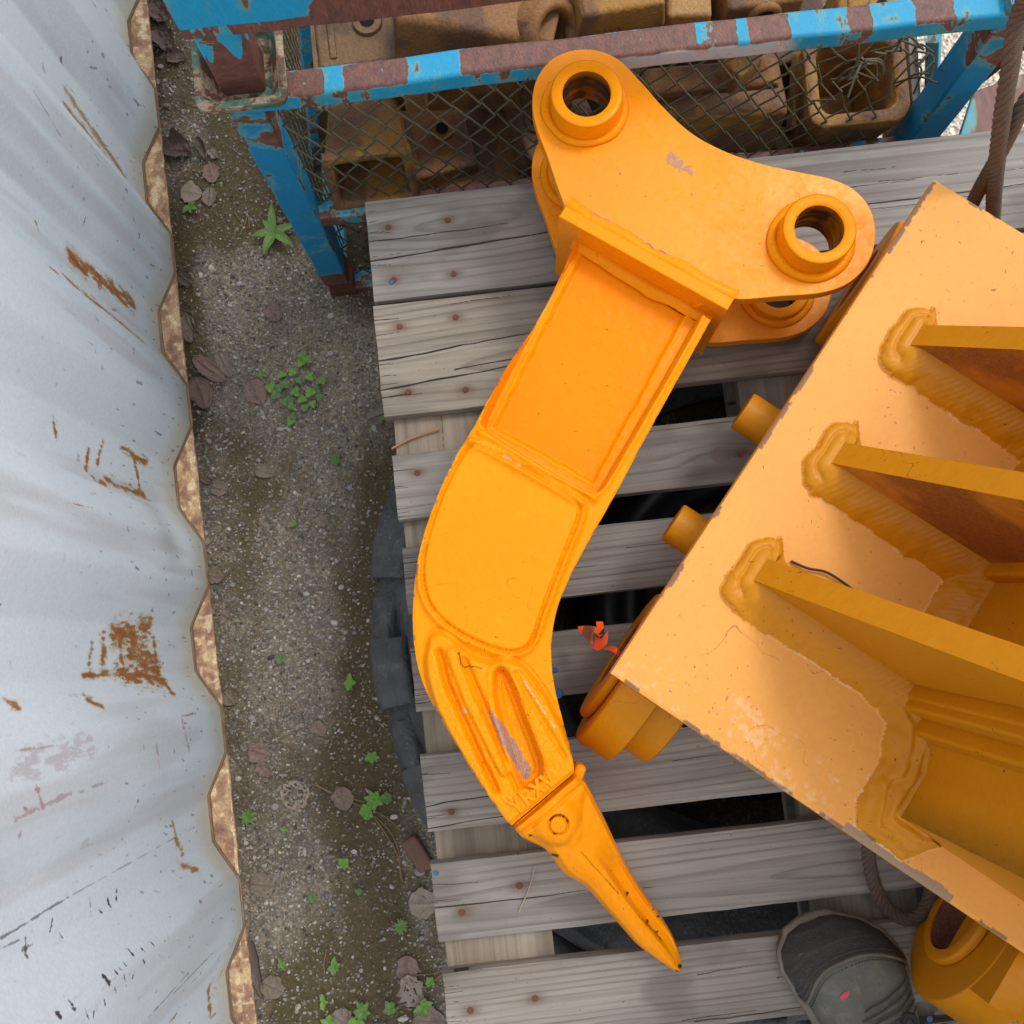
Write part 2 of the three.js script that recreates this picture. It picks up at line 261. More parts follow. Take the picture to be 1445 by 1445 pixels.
// ------------------------------------------------------------------ shipping container on the left
const railTop = GY + 0.15, cE0 = P(207, 0, railTop), cE1 = P(361, 1445, railTop), cD = cE1.clone().sub(cE0).setY(0).normalize(), cN = V(-cD.z, 0, cD.x); if (cN.x < 0) cN.negate();
const cAt = (s, y, o) => V(cE0.x, 0, cE0.z).addScaledVector(cD, s).addScaledVector(cN, o).setY(y);
function cHit(px, py) { const d = rayDir(px, py), o = V(0, HC, 0), t = (cE0.clone().sub(o).dot(cN) - 0.018) / d.dot(cN), q = d.multiplyScalar(t).add(o); return [q.clone().sub(cE0).dot(cD), q.y - GY]; }
{
  const t = thing('shipping_container', 'pale blue-grey corrugated steel shipping container with brown rust streaks along the left', 'shipping container', cAt(0.8, GY, -0.02));
  const pitch = 0.2705, s0 = 0.208;   // centre of an outer flat
  const prof = (s) => { let k = ((s - s0) / pitch) % 1; if (k < 0) k += 1; k = Math.min(k, 1 - k); const lin = clamp((k - 0.13) / 0.24); return -0.035 * mix(lin, sst(0, 1, lin), 0.12); };
  const dent = (s, y) => 0.0022 * (fbm(s * 4, y * 3, 3, 7) - 0.5) - 0.008 * bell(s - 0.98, 0.05) * bell(y - 0.26 - GY, 0.06);
  const S0 = -1.6, S1 = 3.4, ns = 1400;
  const sheet = (ya, yb, ny, thick) => {
    const pos = [], uv = [], idx = [];
    for (let i = 0; i <= ns; i++) for (let j = 0; j <= ny; j++) { const s = S0 + (S1 - S0) * i / ns, y = ya + (yb - ya) * j / ny; const f = sst(ya - 0.001, ya + 0.02, y); const q = cAt(s, y, prof(s) - 0.003 + dent(s, y) * f - thick); pos.push(q.x, q.y, q.z); uv.push((s + 0.25) / 2.05, (y - 0.1 - GY) / 1.0); }
    for (let i = 0; i < ns; i++) for (let j = 0; j < ny; j++) { const a = i * (ny + 1) + j, b = a + 1, c = a + ny + 1, d = c + 1; idx.push(a, b, c, b, d, c); }
    const g = new THREE.BufferGeometry(); g.setAttribute('position', new THREE.Float32BufferAttribute(pos, 3)); g.setAttribute('uv', new THREE.Float32BufferAttribute(uv, 2)); g.setIndex(idx); g.computeVertexNormals(); return g;
  };
  // the paint and its rust, laid out on the wall in metres along it and up it
  const TW = 2048, TH = 1024, L = 2.05, H = 1.0, buf = new Float32Array(TW * TH * 3), hgt = new Float32Array(TW * TH).fill(0.6);
  for (let j = 0; j < TH; j++) for (let i = 0; i < TW; i++) {
    const s = i / TW * L - 0.25, y = j / TH * H + 0.1, k = (j * TW + i) * 3;   // y from the ground
    const n = fbm(s * 3, y * 5, 4, 11), st = fbm(s * 26, y * 2.2, 3, 12);
    let c = mix3([213, 226, 236], [230, 239, 245], n); c = mix3(c, [186, 184, 186], 0.35 * sst(0.55, 0.75, st));
    c = mix3(c, [190, 186, 160], 0.6 * sst(0.24, 0.15, y + 0.05 * (st - 0.5)));   // grime near the rail
    const sp = vn(s * 120, y * 55, 13); if (sp > 0.945) c = mix3(c, [112, 118, 122], 0.55 * sst(0.7, 0.25, y) + 0.1);
    const fine = vn(s * 420, y * 420, 14); c = c.map((q) => q * (0.975 + 0.05 * fine));
    buf[k] = c[0]; buf[k + 1] = c[1]; buf[k + 2] = c[2];
  }
  // every mark: from one photo point to another, half width in mm, kind
  const kinds = { rust: [[142, 84, 30], [176, 108, 48]], tan: [[150, 116, 72], [176, 142, 96]], dark: [[44, 40, 42], [76, 70, 70]], red: [[138, 66, 66], [168, 106, 104]], scuff: [[172, 160, 168], [188, 172, 178]] };
  function mark(ax, ay, bx, by, r, kind, dens = 1, seed = ax + ay) {
    const A = cHit(ax, ay), B = cHit(bx, by); r *= kind === 'rust' || kind === 'tan' ? 0.0017 : 0.0011; const [ca, cb2] = kinds[kind];
    const i0 = Math.floor((Math.min(A[0], B[0]) - r * 2 + 0.25) / L * TW), i1 = Math.ceil((Math.max(A[0], B[0]) + r * 2 + 0.25) / L * TW), j0 = Math.floor((Math.min(A[1], B[1]) - r * 2 - 0.1) / H * TH), j1 = Math.ceil((Math.max(A[1], B[1]) + r * 2 - 0.1) / H * TH);
    for (let j = Math.max(0, j0); j < Math.min(TH, j1); j++) for (let i = Math.max(0, i0); i < Math.min(TW, i1); i++) {
      const s = (i + 0.5) / TW * L - 0.25, y = (j + 0.5) / TH * H + 0.1, d = segD(s, y, A[0], A[1], B[0], B[1]) / r;
      const n = fbm(s * 220, y * 60, 4, seed | 0), n2 = fbm(s * 700, y * 500, 3, 5), e = (1.15 - d) * 0.6 + (n - 0.5) * 1.1 + (n2 - 0.5) * 0.35 + 0.1 * dens, a = sst(0.47, 0.66, e) * clamp(dens) * (0.72 + 0.28 * sst(0.5, 0.9, e)), k = (j * TW + i);
      if (kind === 'rust' || kind === 'tan') { const st = 0.3 * sst(0.1, 0.55, e) * sst(1.9, 1.2, d) * dens; for (let q = 0; q < 3; q++) buf[k * 3 + q] = mix(buf[k * 3 + q], [188, 164, 134][q], st); }
      if (a <= 0 || d > 1.9) continue;
      const c = mix3(ca, cb2, fbm(s * 300, y * 300, 2, 9)); for (let q = 0; q < 3; q++) buf[k * 3 + q] = mix(buf[k * 3 + q], c[q], a * 0.93);
      hgt[k] = mix(hgt[k], kind === 'rust' ? 0.35 + 0.3 * n : 0.45, a);
    }
  }
  const marks = [
    [112, 125, 186, 238, 7, 'tan', 0.8], [110, 145, 165, 215, 6, 'tan', 0.9], [150, 180, 195, 250, 5, 'tan', 0.7], [120, 358, 205, 428, 11, 'rust', 1], [118, 356, 140, 378, 8, 'rust', 1], [82, 373, 92, 385, 3, 'rust', 1], [108, 390, 150, 428, 5, 'rust', 1], [150, 425, 212, 482, 5, 'rust', 1],
    [98, 588, 101, 610, 4, 'rust', 1], [146, 630, 143, 660, 4, 'rust', 1], [165, 620, 158, 653, 4, 'rust', 1], [192, 630, 226, 650, 6, 'rust', 1], [150, 672, 164, 682, 5, 'rust', 1], [170, 674, 222, 697, 6, 'rust', 1], [209, 648, 218, 694, 5, 'rust', 0.9],
    [180, 895, 228, 884, 12, 'rust', 1], [168, 900, 166, 936, 9, 'rust', 1], [188, 892, 236, 930, 17, 'rust', 1], [205, 925, 240, 945, 17, 'rust', 1], [140, 949, 190, 949, 5, 'rust', 1], [188, 948, 240, 955, 12, 'rust', 1], [236, 900, 246, 975, 7, 'rust', 1], [190, 905, 195, 940, 9, 'rust', 0.85], [152, 905, 148, 935, 5, 'rust', 0.8], [214, 870, 230, 880, 8, 'tan', 0.6],
    [24, 990, 33, 995, 5, 'rust', 1], [130, 984, 143, 998, 6, 'rust', 1], [241, 1013, 262, 1009, 3, 'red', 1], [243, 1020, 252, 1060, 6, 'red', 0.45], [205, 1045, 209, 1085, 6, 'red', 0.4], [0, 1063, 60, 1055, 3, 'red', 0.5], [5, 1085, 110, 1060, 26, 'scuff', 0.5], [30, 1110, 40, 1142, 6, 'red', 0.5], [12, 1142, 16, 1146, 4, 'red', 0.6], [0, 1160, 80, 1122, 5, 'scuff', 1], [80, 1124, 160, 1098, 4, 'dark', 0.25],
    [262, 1155, 270, 1185, 4, 'tan', 0.8], [266, 1180, 276, 1200, 5, 'tan', 1], [268, 1215, 286, 1228, 6, 'rust', 0.8], [252, 1440, 258, 1432, 4, 'tan', 1], [312, 1388, 316, 1430, 7, 'rust', 0.9],
    [2, 1338, 122, 1262, 2, 'dark', 0.6], [122, 1262, 300, 1160, 1.4, 'dark', 0.35], [187, 1256, 186, 1266, 4, 'dark', 1], [175, 1265, 177, 1276, 4, 'dark', 1], [163, 1280, 165, 1284, 3, 'dark', 1], [151, 1262, 152, 1288, 2, 'dark', 0.6], [100, 1296, 97, 1310, 4, 'dark', 0.9], [110, 1312, 111, 1318, 4, 'dark', 1], [64, 1320, 65, 1348, 4, 'dark', 0.8], [172, 1342, 175, 1354, 4, 'dark', 1], [186, 1342, 188, 1346, 3, 'dark', 1], [199, 1332, 200, 1336, 3, 'dark', 1], [184, 1358, 186, 1361, 3, 'dark', 1], [160, 1360, 161, 1365, 3, 'dark', 1], [147, 1372, 148, 1377, 3, 'dark', 1], [132, 1378, 135, 1390, 5, 'dark', 1], [157, 1382, 160, 1392, 4, 'dark', 1], [172, 1372, 169, 1382, 3, 'dark', 1], [143, 1396, 145, 1402, 4, 'dark', 1], [84, 1415, 85, 1424, 5, 'dark', 1], [64, 1433, 66, 1437, 4, 'dark', 1], [112, 1438, 113, 1432, 3, 'dark', 1], [128, 1415, 129, 1420, 2, 'dark', 1], [100, 1428, 106, 1442, 2, 'dark', 0.8], [190, 1440, 250, 1375, 2, 'dark', 0.55], [228, 1405, 292, 1340, 1.6, 'dark', 0.45], [14, 1395, 18, 1385, 3, 'dark', 0.6], [75, 1328, 60, 1335, 3, 'dark', 0.5], [30, 1335, 55, 1322, 2, 'dark', 0.5],
    [125, 308, 127, 316, 4, 'dark', 0.9], [103, 78, 105, 85, 3, 'dark', 0.7], [72, 310, 76, 322, 2, 'tan', 1], [10, 55, 40, 90, 2, 'red', 0.5], [85, 155, 130, 240, 1.5, 'dark', 0.5], [134, 205, 140, 215, 3, 'red', 0.9], [90, 180, 170, 270, 1.2, 'dark', 0.35], [30, 130, 70, 195, 3, 'dark', 0.35], [15, 1178, 18, 1184, 5, 'scuff', 1], [20, 850, 18, 858, 3, 'dark', 0.6], [176, 802, 180, 806, 4, 'dark', 0.6], [78, 712, 115, 719, 1.2, 'red', 0.7],
  ];
  for (const m of marks) mark(...m);
  const R = rng(77);   // chips and water spots sown over the lower wall
  for (let k = 0; k < 170; k++) { const py = 60 + R() * 1350, e = 216 + (py / 1445) * 135, px = e - 20 - R() * R() * 190; mark(px, py, px + 2 + 3 * R(), py + 3 * R(), 1.2 + 2.2 * R(), 'dark', 0.25 + 0.25 * R(), k * 7 + 3); }
  const map = tex(TW, TH, (u, v) => { const k = (Math.floor(v * TH) * TW + Math.floor(u * TW)) * 3; return [buf[k], buf[k + 1], buf[k + 2]]; });
  map.wrapS = map.wrapT = THREE.MirroredRepeatWrapping;
  const bm = bumpTex(TW, TH, (u, v) => hgt[Math.floor(v * TH) * TW + Math.floor(u * TW)]); bm.wrapS = bm.wrapT = THREE.MirroredRepeatWrapping;
  const wall = phys({ map, bumpMap: bm, bumpScale: 0.001, roughness: 0.5, clearcoat: 0.1, clearcoatRoughness: 0.5 });
  part('corrugated_wall', mergeGeometries([sheet(railTop + 0.0005, 1.2, 60, 0), sheet(1.2, 2.45, 6, 0)]), wall, t);
  const railMap = tex(1024, 1024, (u, v) => { const wx = u + 0.03 * fbm(u * 9, v * 9, 3, 49), wy = v + 0.03 * fbm(u * 9 + 7, v * 9, 3, 50), n = fbm(wx * 31 + wy * 12, wy * 29 - wx * 9, 5, 41), f = vn(u * 260, v * 260, 42); let c = mix3([160, 122, 96], [202, 170, 130], sst(0.3, 0.7, n)); c = mix3(c, [124, 88, 74], 0.5 * sst(0.48, 0.72, fbm(wx * 15 + 4, wy * 17 + wx * 6, 5, 43))); c = mix3(c, [236, 214, 170], 0.6 * sst(0.66, 0.8, vn(u * 60, v * 60, 48) * 0.6 + n * 0.5)); return c.map((k) => k * (0.86 + 0.2 * f)); }, [2, 2]);
  const rail = std({ map: railMap, roughness: 0.85, bumpMap: bumpTex(512, 512, (u, v) => fbm(u * 60, v * 60, 3, 44), [3, 3]), bumpScale: 0.0025 });
  const wave = (q, tt) => { q.addScaledVector(cN, 0.003 * (fbm(tt * 40, 1, 3, 45) - 0.5)); q.y += 0.003 * (fbm(tt * 30, 9, 3, 46) - 0.5); };
  part('bottom_rail', triUV(mergeGeometries([
    beam(cAt(S0, railTop - 0.004, -0.036), cAt(S1, railTop - 0.004, -0.036), 0.072, 0.008, 0.003, V(0, 1, 0), 400, 1, wave),
    beam(cAt(S0, railTop - 0.079, -0.068), cAt(S1, railTop - 0.079, -0.068), 0.008, 0.14, 0.002, V(0, 1, 0), 2, 1),
    beam(cAt(S0, GY + 0.02, -0.060), cAt(S1, GY + 0.02, -0.060), 0.03, 0.01, 0.003, V(0, 1, 0), 2, 1)])), rail, t);
  // the thin folded edge of the sheet where it meets the rail
  const ring = []; for (let i = 0; i <= 900; i++) { const s = S0 + (S1 - S0) * i / 900; ring.push(s); }
  part('weld_seam', loft(ring.map((s) => { const c = cAt(s, railTop + 0.001, prof(s) - 0.001); const r = 0.0028 * (0.8 + 0.5 * fbm(s * 80, 2, 2, 47)); return Array.from({ length: 6 }, (_, j) => c.clone().addScaledVector(cN, r * Math.cos(j / 6 * 6.283)).add(V(0, r * Math.sin(j / 6 * 6.283), 0))); })), rail, t);
  part('top_rail', beam(cAt(S0, 2.49, -0.03), cAt(S1, 2.49, -0.03), 0.07, 0.08, 0.004), rail, t);
}
// ------------------------------------------------------------------ pallet
const PT = 0.43;   // top of its deck
function woodMaps(seed, len, wid, o = {}) {
  const R = rng(seed), W = 2048, Hh = 256, v0 = o.v0 ?? (R() < 0.5 ? -0.05 - 0.1 * R() : wid * R()), dep = o.dep ?? 0.02 + 0.03 * R(), slope = (R() - 0.5) * 0.02, fr = (o.freq ?? 130) * (0.85 + 0.3 * R());
  const knots = o.knots || [], cracks = (o.cracks || []).slice(), nailAt = o.nailAt || [], R5 = rng(seed + 5); for (let k = 0; k < 7; k++) { const v = wid * R5(), l = 0.012 + 0.06 * R5() * R5(); cracks.push([-0.02, v, l, v + 0.004 * (R5() - 0.5), 0.0002 + 0.0004 * R5()]); } for (let k = 0; k < 6; k++) { const v = wid * R5(), x = len * R5(); cracks.push([x, v, x + 0.05 + 0.12 * R5(), v - 0.003 * R5(), 0.0002 + 0.0002 * R5()]); }
  const tone = o.tone || [0, 0, 0], ph = R() * 9, warm = (R() - 0.5) * 14, lightn = (R() - 0.5) * 18;
  const ring = (x, v) => {
    let w = 0.022 * (fbm(x * 1.6 + ph, v * 5, 3, seed) - 0.5) + 0.004 * (fbm(x * 9, v * 20, 2, seed + 1) - 0.5);
    const dd = o.x0 !== undefined ? 0.026 * Math.tanh((x - o.x0) * (o.s ?? 0.12) / 0.026) : dep + slope * x * 2 + 0.03 * (fbm(x * 1.1, 3, 2, seed + 6) - 0.5); let r = Math.sqrt((v - v0 + w) ** 2 + dd * dd);
    for (const [kx, kv, kr] of knots) { const d = Math.hypot((x - kx) * 0.32, v - kv); r += kr * 1.4 * Math.exp(-((d / (kr * 1.6)) ** 2)); }
    return r * fr + 1.3 * fbm(r * 28 + ph, 0.5, 2, seed + 11) + 0.35 * fbm(x * 5, v * 60, 2, seed + 12);
  };
  const colAt = (x, v) => {
    const r = ring(x, v), f = r - Math.floor(r), late = sst(0.5, 0.94, f) * (1 - sst(0.95, 1, f)), fib = vn(x * 26, v * 1500, seed + 2), fib2 = fbm(x * 7, v * 260, 2, seed + 3), big = fbm(x * 3, v * 9, 3, seed + 4);
    const lw = 0.15 + 0.95 * fbm(x * 2.2, Math.floor(r) * 3.1, 2, seed + 5) * (0.4 + 0.6 * fbm(x * 6, v * 30, 2, seed + 13) * 1.6);
    let c = mix3([182, 174, 164], [116, 108, 100], late * lw * 0.6 * (o.k ?? 1) + 0.16 * (1 - fib) + 0.4 * (fib2 - 0.5) + 0.5 * (fbm(x * 1.6 + 4, v * 70, 3, seed + 15) - 0.5));
    c = c.map((k, i) => k * (0.88 + 0.24 * big) + tone[i] + lightn + (i === 0 ? warm * 0.5 : i === 2 ? -warm * 0.6 : 0)); const dirt = sst(0.55, 0.75, fbm(x * 7 + 3, v * 16, 4, seed + 21)); c = mix3(c, [104, 96, 84], 0.4 * dirt); const pit = vn(x * 300, v * 700, seed + 22); if (pit > 0.965) c = mix3(c, [70, 64, 58], 0.5);
    for (const [nx, nv] of nailAt) { const dx = (x - nx) * 0.55, dv = v - nv, d = Math.hypot(dx, dv); c = mix3(c, [112, 84, 66], 0.6 * bell(d, 0.0065)); } let h = 0.7 - 0.16 * late * lw * (o.k ?? 1) - 0.14 * (1 - fib) - 0.1 * (fib2 - 0.5);
    for (const [kx, kv, kr] of knots) { const d = Math.hypot((x - kx) * 0.8, v - kv) / kr; if (d < 1.1) { const a = sst(1.1, 0.75, d); c = mix3(c, [128, 112, 98], a * 0.45); h -= 0.08 * a; } }
    for (const [xa, va, xb, vb, w] of cracks) { if (x < xa || x > xb) continue; const tt = (x - xa) / (xb - xa), vc = mix(va, vb, tt) + 0.006 * (fbm(x * 14, va * 40, 3, seed + 8) - 0.5), ww = w * (0.5 + vn(x * 40, va * 9, seed + 9)) * Math.sqrt(Math.max(0, 1 - tt)); const d = Math.abs(v - vc) / ww; if (d < 1.5) { const a = sst(1.5, 0.6, d); c = mix3(c, [40, 35, 30], a * 0.9); h = mix(h, 0, a); } }
    return [c, h];
  };
  return std({ roughness: 0.9, map: tex(W, Hh, (u, v) => colAt(u * len, v * wid)[0].map((k) => k * 0.8)), bumpMap: bumpTex(W, Hh, (u, v) => colAt(u * len, v * wid)[1]), bumpScale: 0.0016 });
}
const plt = thing('wooden_pallet', 'weathered grey wooden pallet under the orange ripper, lying on a big black tyre', 'pallet', V(0.2, 0.28, 0.05));
const pE0 = P(520, 283, PT), pE1 = P(632, 1415, PT);
const pV = pE1.clone().sub(pE0).normalize(), pU = V(-pV.z, 0, pV.x); if (pU.x < 0) pU.negate();   // across the boards, along the boards
const pAt = (u, v, y = PT) => V(pE0.x, y, pE0.z).addScaledVector(pU, u).addScaledVector(pV, v);
const toP = (px, py, y = PT) => { const q = P(px, py, y).sub(pE0); return [q.dot(pU), q.dot(pV)]; };
const nailMat = std({ color: 0x8a5a48, roughness: 0.85, bumpMap: peel, bumpScale: 0.002 });
const nailGeo = () => { const g = new THREE.CylinderGeometry(0.0036, 0.0041, 0.003, 14, 1); return g; };
function board(name, u0, u1, v0, v1, y1, th, seed, o = {}, nails = [], along = true) {
  const len = u1 - u0, wid = v1 - v0, R = rng(seed * 3 + 1);
  const nu = along ? 40 : 2, g = new THREE.BoxGeometry(1, 1, 1, along ? 40 : 8, 2, along ? 8 : 40); void nu;
  const p = g.attributes.position, uv = g.attributes.uv, T = woodMaps(seed, along ? len : wid, along ? wid : len, { ...o, nailAt: nails.map(([x, y]) => { const [a, b] = toP(x, y, y1); return [a - u0, b - v0]; }) });
  for (let i = 0; i < p.count; i++) {
    let a = p.getX(i) + 0.5, b = p.getY(i) + 0.5, c = p.getZ(i) + 0.5;
    const du = a * len, dv = c * wid, e = 0.0022;
    let U = u0 + du, W = v0 + dv, Y = y1 - th + b * th;
    if (b > 0.9) { if (c < 0.01) W += e * 0.6; if (c > 0.99) W -= e * 0.6; if (a < 0.01) U += e * 0.5; if (c < 0.01 || c > 0.99) Y -= 0.0012; }
    Y += 0.0016 * (fbm(du * 4, dv * 12, 2, seed) - 0.5); if (c < 0.01 || c > 0.99) W += 0.0016 * (fbm(du * 22, c * 7, 3, seed + 2) - 0.5); if (a < 0.01) U += 0.002 * (fbm(dv * 60, 2, 2, seed + 3) - 0.5);
    const q = pAt(U, W, Y); p.setXYZ(i, q.x, q.y, q.z);
    if (along) uv.setXY(i, clamp(a, 0.001, 0.999), clamp(c + (b < 0.5 ? (c < 0.5 ? 0.12 : -0.12) : 0), 0.01, 0.99)); else uv.setXY(i, c, clamp(a + (b < 0.5 ? 0.1 : 0), 0.01, 0.99));
  }
  g.computeVertexNormals(); const ng = g.toNonIndexed(); ng.computeVertexNormals();
  const m = part(name, ng, T, plt);
  for (const [nx, ny] of nails) { const [a, b] = toP(nx, ny, y1); const n = nailGeo(); n.rotateX(0.1 * (R() - 0.5)); const q = pAt(a, b, y1 + 0.0003); n.translate(q.x, q.y, q.z); part('nail', n, nailMat, m); }
  return m;
}
{
  const U1 = 1.2, BV = (pyTop, pyBot, px = 560) => [toP(px, pyTop)[1], toP(px, pyBot)[1]];
  const deck = [
    [520, 283, 426, 540, { v0: 0.045, x0: 0.14, s: 0.16, freq: 95, cracks: [[-0.01, 0.088, 0.42, 0.062, 0.0011], [-0.01, 0.06, 0.2, 0.055, 0.0006], [0.5, 0.09, 1.0, 0.08, 0.0009]] }, [[548, 321], [632, 311], [556, 395], [640, 387]]],
    [533, 430, 589, 552, { v0: 0.1, x0: 0.27, s: 0.14, freq: 100, tone: [6, 2, -4], cracks: [[-0.01, 0.078, 0.25, 0.06, 0.001], [-0.01, 0.118, 0.26, 0.1, 0.001], [0.1, 0.1, 0.3, 0.09, 0.0006]] }, [[564, 461], [643, 448], [576, 553], [657, 550]]],
    [556, 641, 734, 565, { v0: 0.02, dep: 0.03, freq: 85, k: 0.7, knots: [[0.43, 0.05, 0.012]] }, [[589, 667], [1045, 640]]],
    [570, 772, 868, 600, { v0: -0.1, dep: 0.06, freq: 120, tone: [-4, -3, -2] }, [[598, 800]]],
    [582, 914, 1005, 625, { v0: -0.08, dep: 0.05, freq: 110, tone: [-2, -1, 0] }, []],
    [597, 1066, 1175, 640, { v0: 0.16, dep: 0.05, freq: 115, tone: [2, 1, -1], cracks: [[0, 0.062, 0.22, 0.055, 0.0006], [0, 0.09, 0.12, 0.085, 0.0006]] }, [[637, 1146]]],
    [612, 1218, 1331, 655, { v0: 0.06, x0: 0.52, s: 0.1, freq: 105, cracks: [[0, 0.055, 0.19, 0.052, 0.0008]] }, [[733, 1250], [652, 1288]]],
    [629, 1372, 1490, 670, { v0: 0.1, dep: 0.012, freq: 135, cracks: [[0.3, 0.09, 0.5, 0.085, 0.0005]] }, [[755, 1409], [664, 1426], [1297, 1349]]],
    [640, 1520, 1640, 680, {}, []],
  ];
  deck.forEach(([ex, a, b, px, o, n], k) => { const u0 = toP(ex, (a + b) / 2)[0], va = toP(ex, a)[1], vb = toP(ex + (b - a) * 0.097, b)[1]; board('deck_board', u0, U1 + 0.01 * Math.sin(k * 5), va, vb, PT, 0.021, 101 + k * 7, o, n); });
  // stringer boards below the deck, then blocks and bottom boards
  const ys = PT - 0.0225, [sa] = toP(553, 615, ys), [sb] = toP(783, 1350, ys), [ma] = toP(1042, 560, ys), vTop = toP(520, 290)[1], vBot = vTop + 1.2;
  const rough = { v0: -0.1, dep: 0.03, freq: 70, k: 0.45, tone: [2, -2, -8] };
  board('stringer_board', sa + 0.003, sb, vTop + 0.005, vBot, ys, 0.02, 301, rough, [], false);
  board('stringer_board', ma, ma + 0.13, vTop + 0.005, vBot, ys, 0.02, 302, rough, [], false);
  board('stringer_board', U1 - 0.13, U1 - 0.004, vTop + 0.005, vBot, ys, 0.02, 303, rough, [], false);
  const blockMat = woodMaps(401, 0.4, 0.2, { freq: 90, tone: [-20, -20, -22] });
  for (const [u0, u1] of [[sa + 0.012, sb - 0.01], [ma + 0.008, ma + 0.12], [U1 - 0.125, U1 - 0.01]]) {
    for (const v of [vTop + 0.02, (vTop + vBot) / 2 - 0.07, vBot - 0.16]) { const c = pAt((u0 + u1) / 2, v + 0.07, ys - 0.02 - 0.042), g = triUV(new RoundedBoxGeometry(u1 - u0, 0.082, 0.14, 1, 0.003)); g.rotateY(-Math.atan2(pU.z, pU.x)); g.translate(c.x, c.y, c.z); part('pallet_block', g, blockMat, plt); }
    const c = pAt((u0 + u1) / 2, (vTop + vBot) / 2, ys - 0.115), g = triUV(new RoundedBoxGeometry(u1 - u0, 0.018, 1.2, 1, 0.002)); g.rotateY(-Math.atan2(pU.z, pU.x)); g.translate(c.x, c.y, c.z); part('bottom_board', g, blockMat, plt);
  }
  // blue paint dabs on the fifth board and board ends
  const dab = std({ color: 0x2c608f, roughness: 0.7 });
  for (const [x, y, r] of [[783, 945, 0.0035], [787, 979, 0.006], [553, 398, 0.003], [615, 1232, 0.003], [1312, 1438, 0.004]]) { const q = P(x, y, PT + 0.0012); const g = new THREE.CylinderGeometry(r, r * 1.1, 0.0012, 9); const pp = g.attributes.position; for (let i = 0; i < pp.count; i++) pp.setX(i, pp.getX(i) * (0.7 + 0.5 * hash(i % 10, 3, x))); g.translate(q.x, q.y, q.z); part('paint_dab', g, dab, plt); }
}

